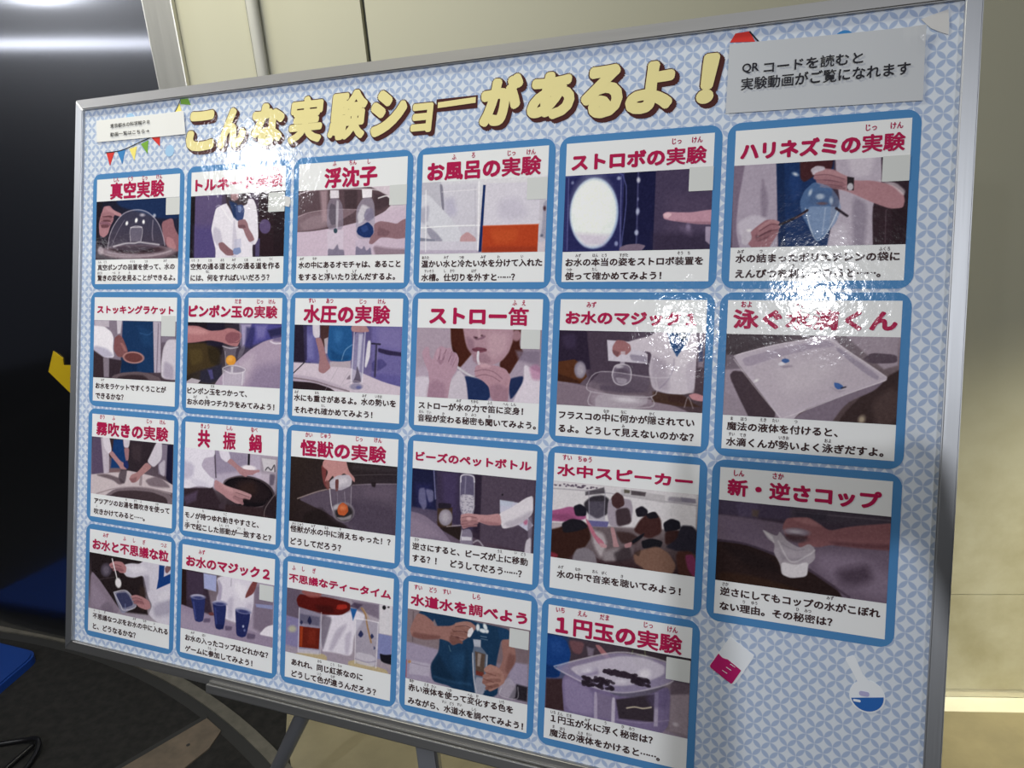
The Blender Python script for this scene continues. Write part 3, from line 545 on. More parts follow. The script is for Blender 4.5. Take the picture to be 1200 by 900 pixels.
(1,2,'card with a tall water cylinder and a blue shirt',762,301,('水圧の実験',-927,775,-208,908),[('すい',-856,934),('あつ',-705,933),('じっ',-430,930),('けん',-281,930)],[('水にも重さがあるよ。水の勢いを',-989,222,-144,259),('それぞれ確かめてみよう！',-983,137,-326,169)],[('みず',-966,281),('おも',-791,282),('みず',-396,281),('いきお',-282,282),('たし',-733,194)],None,None,[('b','4a4068','6f67a4','c0b2c6','6f64a0'),('p','362c44',(-18,467,150,464,146,189,-14,195),12,1),('p','6a66a4',(81,457,219,460,215,191,104,188),20,1),('p','8f8cc4',(97,394,166,396,172,224,117,222),29,0.6),('p','3a3058',(81,457,106,458,117,211,96,210),7,0.7),('p','7a72ac',(645,461,892,460,888,63,657,119),15,1),('p','8a80b4',(696,451,886,455,885,303,701,330),37,0.7),('s','40365e',(701,314,778,299,886,281,887,259,780,267,702,286),7,1),('s','56508c',(654,218,730,243,782,201,707,154,656,152),10,0.8),('p','6660a4',(656,141,892,129,889,31,659,75),24,0.6),('l','2e2840',(649,342,716,339),10,4,1),('l','4a4464',(688,335,683,120),15,5,1),('l','9a92b8',(698,330,695,142),5,4,0.6),('s','cdc0d0',(-14,189,146,189,311,184,472,173,605,128,761,79,895,42,891,-8,662,-3,452,9,248,27,-10,79),5,1),('s','b4a5ba',(-11,108,177,93,370,50,478,10,317,19,-9,56),10,0.7),('l','2a2230',(-5,108,90,189),7,2,1),('s','3c2c34',(-9,56,179,53,344,15,425,2,-7,-2),5,1),('l','8c7c88',(-10,79,178,64,357,27,478,5),10,4,1),('p','b8abb8',(310,206,484,218,486,168,311,172),7,1),('s','2c66a0',(301,461,462,460,490,403,494,291,490,218,391,209,310,212,284,262,291,353),6,1),('s','1f5084',(306,308,362,265,483,246,444,217,323,216),17,0.6),('s','4a86c0',(342,433,410,423,400,333,346,343),29,0.5),('l','a9c4e0',(410,221,435,289,493,330),5,4,0.7),('s','cfc8d6',(150,464,212,463,222,374,181,368,159,396),6,1),('s','5a3d40',(219,463,301,461,291,364,266,296,223,363),7,1),('p','c9c0cc',(257,364,290,376,288,262,270,262),5,0.8),('s','a98088',(181,368,229,374,259,307,282,228,311,184,318,161,272,125,252,119,217,134,218,180,227,226,204,305),5,1),('s','b58c92',(475,445,541,459,619,441,627,422,568,416,490,419),5,1),('s','d6d2de',(616,361,642,362,639,251,610,172,597,183),7,1),('s','a6a2c0',(503,414,594,416,588,71,490,56),5,0.6),('l','e4e2ee',(506,414,492,61),7,4,0.8),('l','dedcea',(594,416,581,71),7,4,0.8),('p','dcdaea',(543,404,575,405,553,114,534,114),10,0.6),('s','50455c',(537,192,566,115,575,71,502,67,527,113),7,0.7),('e','8f8aa8',(536,41,53,3,1,-22),5,0.8),('e','5a60a0',(556,36,21,1,1,-11),5,0.7),('l','bcb2c2',(424,41,528,80,641,40,544,2,424,41),5,2,0.7),('s','7a6c7e',(449,87,481,123,488,89),6,0.7),('l','b0a4b4',(379,164,277,0),4,2,0.7),('l','b0a4b4',(473,145,378,0),4,2,0.6)]),
(1,3,'card with a person blowing a straw whistle',759,299,('ストロー笛',88,780,795,902),[('ふ',695,928),('え',757,927)],[('ストローが水の力で笛に変身！',29,225,780,262),('音程が変わる秘密も聞いてみよう。',26,136,870,182)],[('みず',327,287),('ちから',440,287),('ふえ',549,285),('へん',659,284),('しん',713,284),('おん',53,201),('てい',109,198),('か',218,196),('ひ',384,200),('みつ',438,200),('き',547,197)],(747,639,875,758),None,[('b','b3a2b4','a596a8','b9aac0','b3a6bc'),('p','b0a0b2',(1,456,263,461,258,281,1,184),22,1),('s','cfc6d6',(-5,117,91,143,143,80,96,0,0,-5),13,1),('s','5c2f24',(245,457,430,461,458,352,390,275,322,197,282,271,254,368),9,1),('s','5a2e26',(617,460,753,462,735,359,770,319,717,243,674,168,603,218,623,314),9,1),('s','42201c',(261,357,319,272,321,218,283,249),11,0.7),('p','8a7c94',(713,327,881,332,879,239,738,265),18,0.8),('p','a597a6',(753,465,877,465,877,425,754,423),11,1),('s','b594a4',(323,459,696,461,694,390,668,315,625,261,557,227,463,234,414,286,364,349),9,1),('s','c4a6b4',(513,439,664,431,645,315,555,269,517,343),34,0.7),('s','97768a',(361,414,422,383,425,287,376,328),18,0.7),('e','b08c9c',(715,422,31,-5,-5,-35),6,0.9),('s','8f6c80',(414,415,456,397,491,422,505,412,480,393,439,386,415,399),6,0.9),('e','50303c',(435,403,11,0,0,-6),3,0.8),('e','50303c',(475,417,8,0,0,-6),3,0.7),('l','d4b8c4',(448,457,456,416),13,9,0.5),('s','8a5468',(406,331,447,343,506,336,518,319,472,305,419,312),4,1),('l','5f3040',(412,325,459,322,512,328),4,2,0.8),('s','a07e90',(413,297,507,305,556,248,463,223,415,254),13,0.7),('l','d6d2de',(454,309,452,266,463,234),16,3,1),('l','c9c4d0',(309,207,371,171,437,142),13,3,1),('l','8a8298',(303,196,365,160,431,136),4,2,0.7),('s','2a3e70',(359,155,467,138,538,109,554,14,401,5,380,91),9,1),('s','2c3c6c',(675,147,776,172,767,109,692,10,678,62),9,1),('s','c8bfce',(241,84,322,197,372,134,401,5,245,-3),9,1),('s','d6cddc',(773,245,830,216,877,156,878,2,681,-1,735,65,777,141),9,1),('s','b678a0',(807,226,862,249,875,156,833,143),18,0.6),('s','b898ac',(41,296,71,336,96,331,101,276,124,244,146,316,182,344,207,334,225,329,256,333,275,304,299,299,319,261,304,185,264,129,238,8,84,5,105,100,96,166,56,242),4,1),('s','8f6c84',(149,256,196,301,210,258,187,213),11,0.5),('l','87647a',(191,274,226,318),4,3,0.6),('l','bf9fb2',(161,316,155,256),17,3,1),('l','ba9aae',(201,325,185,257),17,3,1),('l','b494a8',(242,322,223,247),17,3,1),('l','ac8ca2',(284,295,262,227),17,3,1),('l','7c586e',(181,317,171,256),3,2,0.7),('l','7c586e',(222,318,204,252),3,2,0.7),('l','7c586e',(264,309,242,237),3,2,0.7),('l','87647a',(241,243,272,298),4,3,0.6),('l','8a677c',(270,205,301,272),4,3,0.5),('s','9c7a92',(93,77,154,124,229,84,226,7,90,5),22,0.5),('s','b994a4',(440,223,498,235,580,228,650,209,688,158,677,94,669,9,554,14,539,88,491,128,437,153,432,190),4,1),('l','7f5c70',(435,185,500,198,570,185,629,145),4,3,0.7),('l','7f5c70',(437,149,501,166,560,155,613,128),4,3,0.7),('s','cfaebb',(451,250,521,236,557,216,476,208),9,0.6),('s','96748a',(539,98,608,112,678,84,669,9,554,14),20,0.5)]),
(1,4,'card with a flask held over a clear tank',761,301,('お水のマジック１',1036,797,1830,882),[('みず',1198,919)],[('フラスコの中に何かが隠されてい',1017,222,1844,258),('るよ。どうして見えないのかな？',1017,139,1843,172)],[('なか',1318,278),('なに',1425,279),('かく',1594,278),('み',1426,194)],None,None,[('b','453750','6a5c70','8d7d8e','5f4c54'),('p','5b4c60',(169,458,575,460,568,105,206,156),18,1),('p','3d304a',(-14,458,175,458,209,226,-4,218),9,1),('s','5a4c70',(12,429,109,443,113,350,40,348),23,0.5),('p','6b5c70',(439,457,575,460,566,150,462,191),23,0.6),('s','9a8a9a',(-11,159,195,121,363,72,593,62,750,26,879,3,880,-32,-4,-18),7,1),('p','857486',(-11,147,220,111,224,-5,-5,-6),23,0.5),('p','6b4028',(-6,265,104,283,166,248,187,179,146,136,-1,147),5,1),('p','4a2a20',(-3,194,134,153,146,136,-1,147),9,0.7),('e','8f869a',(143,220,38,1,2,-53),5,1),('e','b6aebc',(145,220,24,1,2,-37),9,0.8),('p','cdc6d6',(304,407,442,399,553,329,555,273,317,282),5,1),('s','8a8098',(445,326,548,318,555,279,458,287),9,0.6),('s','cfc6d4',(419,393,487,417,576,440,643,457,817,460,841,404,837,272,833,119,768,99,680,100,590,123,562,240,581,341,478,349),7,1),('s','a397aa',(581,330,672,288,691,111,612,124,575,207),27,0.6),('s','e0d9e4',(678,400,726,313,778,369,819,414,804,271,717,268),27,0.5),('l','9286a0',(710,306,707,245,677,177,634,131),5,5,0.6),('p','245a94',(665,455,796,458,777,402,726,318,690,378),5,1),('p','3a4048',(720,454,796,455,755,413),9,0.8),('s','c6bccc',(777,270,835,316,835,185,833,108,795,117),9,0.8),('s','c9949e',(801,100,844,114,875,77,873,66,824,74),5,1),('p','b0a4b4',(839,459,878,459,880,263,848,262),11,0.7),('p','3c4a7a',(847,393,874,405,874,296,852,295),7,0.7),('p','5a4038',(591,112,680,100,768,99,835,53,877,33,749,31,593,50),7,1),('p','503434',(681,94,779,94,814,46,693,56),11,0.7),('l','b9aeb8',(782,28,801,89,831,25),5,2,0.7),('s','a9787e',(339,368,363,409,407,406,448,382,455,349,428,320,393,324,371,303,340,334),5,1),('s','7f545c',(339,351,387,335,371,306,346,323),7,0.7),('e','a49ab0',(402,202,60,2,2,-63),3,0.55),('e','5c4e62',(404,194,46,2,2,-46),9,0.6),('l','e2dde8',(344,197,358,249,401,264,446,252,461,208,452,162,407,138,362,154,344,197),6,3,0.8),('p','cfc8d8',(392,341,419,342,419,263,390,262),5,0.7),('s','c3bccb',(364,186,440,178,430,144,383,147),7,0.6),('e','d2ccd8',(385,250,25,1,0,-11),5,0.7),('p','b2a8b8',(195,133,275,217,632,198,582,39,230,-4),7,0.25),('l','cfc8d4',(189,133,275,215,610,191,763,214),5,2,0.7),('l','c9c2ce',(189,130,232,88,586,78,610,191),6,2,0.7),('l','c3bcc8',(215,87,230,2,578,16,586,78),7,3,0.7),('s','c6bfcc',(245,77,409,80,569,83,560,26,248,8),9,0.55),('s','5f5268',(266,136,430,132,568,105,432,93,279,102),11,0.6),('e','e6e2ec',(434,53,68,-2,-1,-16),9,0.6),('l','c3bcc8',(598,196,673,266,763,214),3,2,0.5)]),
(1,5,'card with a tray and two tiny blue swimmers',760,299,('泳ぐ水滴くん',2031,789,2866,902),[('およ',2101,928),('すい',2386,928)],[('魔法の液体を付けると、',2023,217,2606,259),('水滴くんが勢いよく泳ぎだすよ。',2023,131,2833,168)],[('ま',2050,281),('ほう',2115,281),('えき',2219,283),('たい',2285,284),('つ',2391,283),('すい',2053,192),('てき',2114,190),('いきお',2333,191),('およ',2558,191)],None,None,[('b','4c4048','a496a6','a597a8','4a3634'),('p','5a4e58',(3,458,326,461,154,381,6,282),15,1),('p','8c7f90',(3,341,76,344,80,261,0,258),11,0.8),('p','a89bac',(0,258,91,268,314,4,4,2),9,1),('s','5a4a56',(25,223,46,254,103,250,163,182,303,15,170,7,87,96),7,1),('s','a396a6',(-4,163,87,96,171,-5,4,-1),5,1),('p','a99bab',(622,462,871,462,878,314,812,290),9,1),('s','6a5a6a',(709,341,748,376,872,369,874,325,750,318),5,1),('s','4c3a3c',(621,34,737,175,852,269,877,325,893,-2,581,-2),9,1),('s','6e5a5a',(760,110,855,203,883,117,805,1),26,0.6),('e','c9bca8',(719,18,15,-5,-6,-21),9,0.8),('s','8d7f92',(303,9,493,95,696,185,832,246,777,177,638,103,539,7,347,4),7,1),('s','c3b8c8',(45,325,65,349,263,408,455,447,539,456,572,427,831,252,829,230,636,148,410,44,336,5,298,12),4,1),('s','b0a4b8',(88,326,264,379,456,426,540,435,573,405,458,390,267,332,113,274),7,1),('s','a196ac',(572,410,793,256,785,228,639,317,585,371),7,0.8),('s','c2b7c6',(119,269,289,327,479,385,573,388,670,307,775,227,595,151,409,67,335,34,302,38),5,1),('s','cdc3d0',(269,269,482,334,589,281,469,162,330,132),66,0.7),('l','d9d0dc',(48,331,71,346,263,404,456,443,534,451,572,425,828,250),5,3,0.8),('l','dcd4de',(46,319,163,171,301,15,341,8,636,148,824,233),5,3,0.7),('s','4a70b0',(300,322,316,332,338,327,344,315,322,305,306,309),4,1),('s','e0dce8',(284,304,306,314,323,300,307,291,288,292),4,0.9),('s','9a8ea2',(291,287,355,297,361,286,313,277),7,0.6),('s','4a74b8',(573,210,597,208,622,192,616,176,594,173,578,185),4,1),('l','3a3648',(612,181,632,188),7,3,1),('s','9a8ea2',(551,189,594,168,635,170,595,157),9,0.5),('e','f0eef2',(173,203,11,7,3,-6),5,0.8)]),
(2,0,'card with hands misting over a sink',-187,-656,('霧吹きの実験',-2954,-175,-2170,-57),[('きり',-2886,-21),('ふ',-2759,-22),('じっ',-2373,-23),('けん',-2233,-22)],[('アツアツのお湯を霧吹きを使って',-2958,-734,-2140,-688),('吹きかけてみると⋯⋯。',-2959,-818,-2397,-775)],[('ゆ',-2601,-669),('きり',-2502,-669),('ふ',-2442,-668),('つか',-2273,-671),('ふ',-2928,-753)],None,None,[('b','5a4c60','4a3c4c','b5a6b2','7a6a74'),('p','6a5a78',(7,469,110,467,144,184,7,147),14,1),('p','c0b6c6',(102,466,195,467,204,189,145,172),11,1),('p','4c3434',(195,467,271,466,260,281,200,325),11,1),('p','1f4a86',(246,462,346,466,395,243,219,228),9,1),('p','423640',(413,462,696,468,576,211,395,219),17,1),('p','5c4c54',(438,442,552,439,540,305,458,322),23,0.5),('p','8c8096',(712,463,838,463,830,210,735,226),11,1),('s','cdc6d4',(696,456,760,461,771,348,686,269,613,311,651,374),9,1),('p','2a2444',(823,459,874,463,879,144,815,197),11,1),('s','c6bfce',(733,297,803,351,799,208,751,227),9,0.8),('s','c9bcc4',(7,147,178,181,395,225,592,212,768,193,880,132,878,84,675,106,481,99,266,66,64,2,12,3),7,1),('s','6a5a64',(42,156,178,177,331,152,382,120,316,99,248,132),11,0.8),('s','7a6a76',(593,164,736,214,872,131,770,121,643,121),14,0.8),('p','8a6c70',(203,214,345,227,313,199,203,192),9,0.8),('s','857680',(64,-1,266,62,481,95,675,102,866,77,878,1,517,11),7,1),('s','54444c',(124,5,284,46,482,71,676,76,836,44,837,-3,549,15),9,1),('l','a5969e',(64,2,266,64,481,98,675,103,866,81),9,4,1),('s','d3ccda',(110,464,179,466,232,365,191,337,138,394),7,1),('s','b48a90',(194,343,232,371,318,298,369,278,411,245,379,224,328,231,303,260),6,1),('s','c9c2d0',(346,466,434,464,415,404,357,405),7,1),('s','a87e86',(360,402,419,407,413,306,385,298),7,1),('s','2a3a78',(360,289,401,305,419,258,403,232,361,253),6,1),('s','574a56',(329,225,403,232,382,120,332,115,305,162),11,0.8),('s','b2888c',(605,310,670,274,560,197,513,144,464,128,422,154,446,193,510,217),6,1),('s','8a6068',(430,161,511,181,496,137,448,129),9,0.6),('s','8f7f88',(544,196,568,198,562,113,530,116),9,0.7)]),
(2,1,'card with two hands on a resonance pan',-199,-656,('共\u3000振\u3000鍋',-1876,-188,-1260,-47),[('きょう',-1805,-23),('しん',-1567,-22),('なべ',-1337,-19)],[('モノが持つゆれ動きやすさと、',-1984,-741,-1271,-694),('手で起こした振動が一致すると？',-1985,-819,-1155,-784)],[('も',-1803,-672),('うご',-1588,-673),('て',-1961,-767),('お',-1850,-760),('しん',-1624,-760),('どう',-1567,-760),('いっ',-1455,-763),('ち',-1402,-765)],None,None,[('b','cfc8da','b4a8b8','3e2c36','2c2228'),('p','b9aec4',(-9,467,872,449,870,186,1,149),27,1),('p','8f84a0',(287,459,609,460,614,329,309,277),22,0.6),('p','a79cac',(729,446,875,447,869,210,735,268),19,1),('l','5a4e60',(295,459,313,253),11,4,1),('l','2c2430',(621,467,620,323),19,4,1),('p','cbc6d0',(737,435,868,432,867,340,762,342),7,1),('l','2a2630',(776,349,798,371,828,354,855,392,861,345),8,4,0.8),('p','c9bccf',(674,328,821,324,810,240,690,288),19,0.7),('s','5f546a',(814,323,865,322,853,244,817,240),11,0.7),('e','e4dce6',(623,351,67,1,-1,-21),5,1),('p','453540',(-14,135,281,176,395,16,-10,-3),14,1),('p','6b5a78',(-4,73,139,137,126,61,30,14),19,0.7),('e','1f1820',(619,175,239,-16,-26,-114),5,1),('l','75656c',(382,186,403,237,494,272,615,283,735,268,825,217,853,161,800,96,683,60),8,4,0.9),('e','33262c',(649,182,187,-19,-23,-84),19,1),('s','4a3430',(527,224,676,263,709,170,561,107),47,0.7),('p','47343a',(394,53,623,65,859,67,869,3,396,-8),14,1),('p','5a4a58',(348,48,416,92,411,18,348,21),11,0.7),('s','dcd7e6',(-9,467,287,471,304,411,195,390,165,326,263,248,302,239,281,164,154,176,42,140,-15,147),8,1),('s','b2aac4',(-6,373,101,332,88,232,8,199),27,0.6),('s','c8c2d6',(40,227,185,216,281,170,122,161),19,0.5),('s','d8d2e2',(318,464,396,455,452,411,414,372,351,403),7,1),('s','b98e96',(302,239,405,200,497,185,604,166,645,152,643,133,575,120,577,78,516,72,423,105,392,126,297,165),5,1),('l','85606a',(499,125,561,107,605,126),5,4,0.6),('s','d4acb0',(326,229,467,182,559,161,437,155),16,0.5),('l','bd949b',(490,172,574,160,642,145),26,4,1),('l','b28990',(499,146,575,135,633,128),25,4,1),('l','a67d85',(492,118,546,99,571,81),25,4,1),('l','6a4852',(506,158,575,146,632,135),4,3,0.7),('l','6a4852',(499,130,560,116,606,120),4,3,0.7),('l','b58a92',(538,332,629,325,715,337),18,4,1),('l','a87d86',(539,316,599,306,659,310),16,4,1),('l','6a4852',(554,322,614,314,666,319),4,3,0.6),('s','b58a92',(414,378,452,411,522,363,583,336,718,338,674,310,615,299,600,279,539,298,492,342),5,1),('s','3a2c34',(756,80,870,186,875,21,788,12),11,1),('l','b0a4a8',(774,-2,786,71,863,174),5,3,0.7)]),
(2,2,'card with a glass over an orange ball in water',-186,-655,('怪獣の実験',-921,-176,-204,-54),[('かい',-848,-20),('じゅう',-705,-17),('じっ',-426,-20),('けん',-275,-18)],[('怪獣が水の中に消えちゃった！？',-987,-721,-150,-692),('どうしてだろう？',-983,-810,-547,-785)],[('かい',-954,-670),('じゅう',-899,-670),('みず',-788,-669),('なか',-674,-669),('き',-559,-666)],None,None,[('b','41332f','3a3138','382a2a','5d5066'),('s','6a5d70',(69,167,244,236,472,295,693,334,888,353,895,6,705,4,511,11,337,88,189,132),7,1),('s','574b60',(334,160,615,214,874,194,881,8,525,13),52,0.6),('s','7f7084',(611,308,869,339,872,241,642,240),39,0.4),('l','b9a8a8',(69,169,244,238,373,273),7,4,0.9),('l','a094a4',(528,310,693,333,881,351),7,4,0.8),('s','2a2024',(679,341,720,348,714,312,687,316),7,0.8),('l','a8a0a8',(532,378,745,404,879,414),3,3,0.4),('l','8a828c',(537,438,744,445,878,445),26,18,0.2),('s','2c2222',(118,63,277,130,367,43,511,11,135,1),26,0.7),('s','8a4a4c',(266,433,311,412,306,339,331,251,293,289,272,360),7,1),('s','c49294',(280,458,366,468,452,467,496,405,547,362,548,328,505,364,454,389,413,349,403,252,380,286,370,369,328,317,297,314,326,389,274,421),5,1),('s','8a5658',(378,334,413,349,419,277,395,253),5,0.9),('s','bdb6c4',(336,318,398,366,497,381,526,354,521,305,431,261,344,270),5,1),('s','d8d2dc',(371,333,470,360,499,333,415,295),18,0.6),('s','7a4a4c',(385,335,416,343,414,259,391,251),5,1),('s','93605f',(306,327,340,318,342,252,308,285),5,0.9),('p','8a8094',(345,264,525,306,527,133,380,92),5,0.25),('l','d8d2dc',(342,264,364,139,402,77),7,3,0.9),('l','b6aeba',(521,305,522,156),5,3,0.7),('l','c0b8c4',(466,258,477,163),4,3,0.6),('l','b0a8b4',(405,252,413,168),4,3,0.5),('e','8d8592',(462,114,92,10,2,-72),5,0.8),('e','2c2628',(467,108,73,8,2,-55),8,0.8),('e','c9c4cc',(406,144,35,14,8,-15),7,0.7),('s','c4663c',(420,157,455,183,494,165,504,124,472,88,423,91,410,120),5,1),('e','e0946c',(456,143,23,2,1,-17),10,0.6),('s','b8b2bc',(402,71,452,52,522,72,535,110,480,79),8,0.7)]),
(2,3,'card with an upside down bottle of beads',-183,-647,('ビーズのペットボトル',22,-132,850,-66),[],[('逆さにすると、ビーズが上に移動',18,-725,851,-688),('する？！\u3000どうしてだろう⋯⋯？',21,-797,813,-777)],[('さか',52,-662),('うえ',657,-662),('い',766,-658),('どう',818,-660)],None,None,[('b','2c2c50','5e5066','8c7c94','4e3c4c'),('p','2a2c54',(-6,462,167,462,191,199,4,204),13,1),('p','3a3a74',(27,360,142,371,162,221,47,209),31,0.6),('s','8f8cb0',(54,331,100,342,119,216,92,188,53,247),10,0.7),('s','a29ec0',(100,335,165,329,167,259,132,243),10,0.6),('l','9a98c4',(162,462,181,274),8,4,0.8),('p','4c4060',(181,461,498,467,500,84,207,150),16,1),('p','5a4c78',(223,454,335,458,331,189,247,205),31,0.6),('p','3a2c40',(458,463,512,462,515,36,460,54),10,0.7),('p','625468',(512,462,871,465,878,-3,515,36),8,1),('l','4e4258',(827,455,821,280),4,3,0.7),('e','2a2430',(660,350,6,1,0,-7),3,1),('p','564238',(197,212,309,230,308,86,202,92),6,1),('e','9a92a2',(260,158,50,6,2,-55),5,1),('e','bdb6c2',(257,162,31,3,2,-35),13,0.7),('p','4a2c24',(194,123,238,77,237,90),8,1),('s','2e2836',(203,251,301,255,295,220,205,213),8,0.8),('p','3a2c2c',(209,87,376,113,373,18,238,71),8,1),('s','8f8098',(-9,177,92,162,223,88,366,5,-2,-15),6,1),('p','a292a8',(-8,138,123,102,240,27,-3,-3),26,0.5),('l','c0b4bc',(272,100,375,121),6,3,0.8),('p','c4c2d8',(644,315,768,310,877,178,840,137,647,236),5,1),('e','c06088',(825,196,15,1,0,-20),6,0.8),('p','b8c4d8',(644,315,742,314,718,281,646,279),8,0.5),('s','d9d3de',(641,230,718,269,819,346,869,367,874,249,774,166,671,129,650,175),6,1),('s','aba2b4',(670,166,772,214,866,273,850,211,723,141),18,0.6),('s','8c8296',(837,209,868,237,868,80,851,30),8,0.8),('s','c9c2d0',(830,75,867,104,868,2,820,8),8,1),('s','8a86a4',(363,448,451,450,463,402,464,241,448,190,387,189,368,243,358,392),5,0.55),('l','e8e6f0',(362,405,365,445,406,456,451,448,460,414),9,4,0.9),('l','d8d6e4',(359,404,365,243,387,189),5,3,0.7),('l','d8d6e4',(460,414,464,241,448,192),5,3,0.7),('l','b8b4cc',(397,443,395,333),6,5,0.6),('s','cfcad6',(363,324,460,327,464,241,444,189,389,189,367,243),5,0.85),('d','9a94a8',(363,324,466,191),60,5),('s','c0949a',(370,191,427,202,495,205,562,208,648,230,664,153,565,143,497,158,457,128,390,96,372,131),5,1),('l','80545c',(374,154,429,162),5,4,0.7),('l','c0949a',(489,194,427,196,379,182),17,4,1),('l','b58a90',(489,172,428,170,377,159),17,4,1),('l','aa7f86',(490,150,429,145,380,134),17,4,1),('l','9e747c',(484,132,437,124,392,113),16,4,1),('l','70464f',(482,182,428,184,380,171),4,3,0.7),('l','70464f',(483,160,429,157,381,147),4,3,0.7),('l','80545c',(375,125,423,134),5,4,0.7),('e','dcb4b8',(431,168,17,2,1,-13),5,0.7),('s','9c7078',(497,164,643,169,657,149,565,143),10,0.6),('s','a8a4bc',(384,89,438,107,462,67,462,7,373,3,372,43),5,0.6),('p','dedbe6',(381,47,454,51,454,29,382,22),5,0.8),('l','e4e2ec',(384,89,373,18),5,3,0.7),('l','c4c0cc',(468,18,502,35,537,4),10,4,0.7)]),
(2,4,'card with children around an underwater speaker',-172,-651,('水中スピーカー',1020,-141,1849,-63),[('すい',1083,-23),('ちゅう',1196,-25)],[('水の中で音楽を聴いてみよう！',1044,-771,1808,-729)],[('みず',1069,-707),('なか',1180,-706),('おん',1290,-704),('がく',1346,-705),('き',1457,-710)],None,None,[('b','d0ccd6','c6c2c8','5a4048','3c2a30'),('p','d4d0d8',(-9,474,875,484,879,266,-3,210),12,1),('l','a19aa8',(-7,428,282,436,599,423,878,414),6,4,0.8),('d','6a5a70',(-1,466,281,450),30,6),('s','6c6478',(715,452,870,451,872,422,711,422),10,0.5),('p','8a8498',(785,454,870,451,871,428,792,429),7,0.8),('p','b9b4bc',(429,465,692,456,694,409,430,429),7,0.8),('p','5a5058',(490,465,580,462,575,438,491,438),6,0.9),('p','5c5648',(447,467,484,465,481,446,448,445),5,0.8),('p','3c3440',(207,428,324,467,332,431,208,406),7,0.7),('s','b06494',(-6,272,45,303,109,328,199,320,226,261,74,229,-4,220),7,1),('s','8a4c74',(8,255,98,284,163,260,61,230),14,0.6),('p','b9aeb8',(-3,210,74,219,51,154,-1,154),10,1),('s','46404c',(197,356,246,404,320,420,360,398,362,313,289,268,225,298),10,1),('p','8c86a0',(228,372,328,382,337,262,236,262),10,0.4),('l','a9a4b4',(229,439,239,263),5,2,0.8),('l','a9a4b4',(331,443,332,273),5,2,0.8),('p','7470a4',(233,256,364,262,353,227,241,220),7,1),('s','aaa0b0',(352,385,376,409,492,411,506,353,498,268,402,233,365,241,349,312),7,1),('s','5a3c40',(370,411,405,448,445,425,455,372,410,343,378,363),6,1),('s','3e2c34',(397,341,482,362,504,269,414,234),10,0.8),('s','7a6c74',(266,217,475,230,525,211,519,55,325,14,208,87),10,1),('s','cfc8d0',(254,203,330,188,357,130,324,29,271,107),19,0.7),('s','aaa2aa',(334,79,444,117,423,30,337,16),17,0.7),('s','40343c',(396,75,492,135,519,55,423,18),17,0.7),('s','4a3232',(403,209,500,211,562,180,516,138,443,141),12,0.8),('s','b79098',(371,229,396,232,418,150,434,116,395,111,391,147),5,1),('s','c07890',(213,272,246,239,287,170,332,139,345,111,308,112,262,167,228,225),5,1),('s','c49aa4',(307,130,358,118,352,99,315,101),5,1),('s','2c2a3a',(134,331,178,352,221,328,219,279,150,271),6,1),('s','302c3a',(518,354,559,380,596,357,592,321,532,308),6,1),('s','553434',(580,325,638,353,675,312,684,231,609,186,512,222,545,286),10,1),('s','2a2632',(579,331,638,356,665,321,604,304),6,1),('s','2a2836',(687,290,733,324,785,313,793,267,702,233),6,1),('s','4c3030',(701,245,793,262,774,183,705,162),10,1),('s','383444',(792,291,872,294,879,126,776,136,705,151,772,206),10,1),('s','26242e',(562,168,621,193,692,184,682,142,576,122),7,1),('s','23222e',(503,161,584,225,573,193,515,144),6,1),('s','b28890',(461,137,509,159,504,125,468,114),5,1),('s','4a2c26',(-11,147,63,193,138,251,227,237,256,154,221,89,134,28,57,5,-7,34),10,1),('s','2c2834',(62,218,125,255,195,252,238,214,166,180,77,157),7,1),('s','8f3848',(-7,47,70,19,-5,-9),10,1),('s','8c8490',(122,2,158,68,221,89,285,60,313,5,174,-4),10,1),('s','8c6c60',(518,79,565,115,658,151,730,118,780,43,712,-2,569,14,532,33),10,1),('s','5c3a34',(764,135,872,149,879,-2,805,-1),12,1),('s','8a4068',(822,119,873,131,875,9,844,28),10,1),('s','503c38',(518,91,565,121,555,72),7,0.7)]),
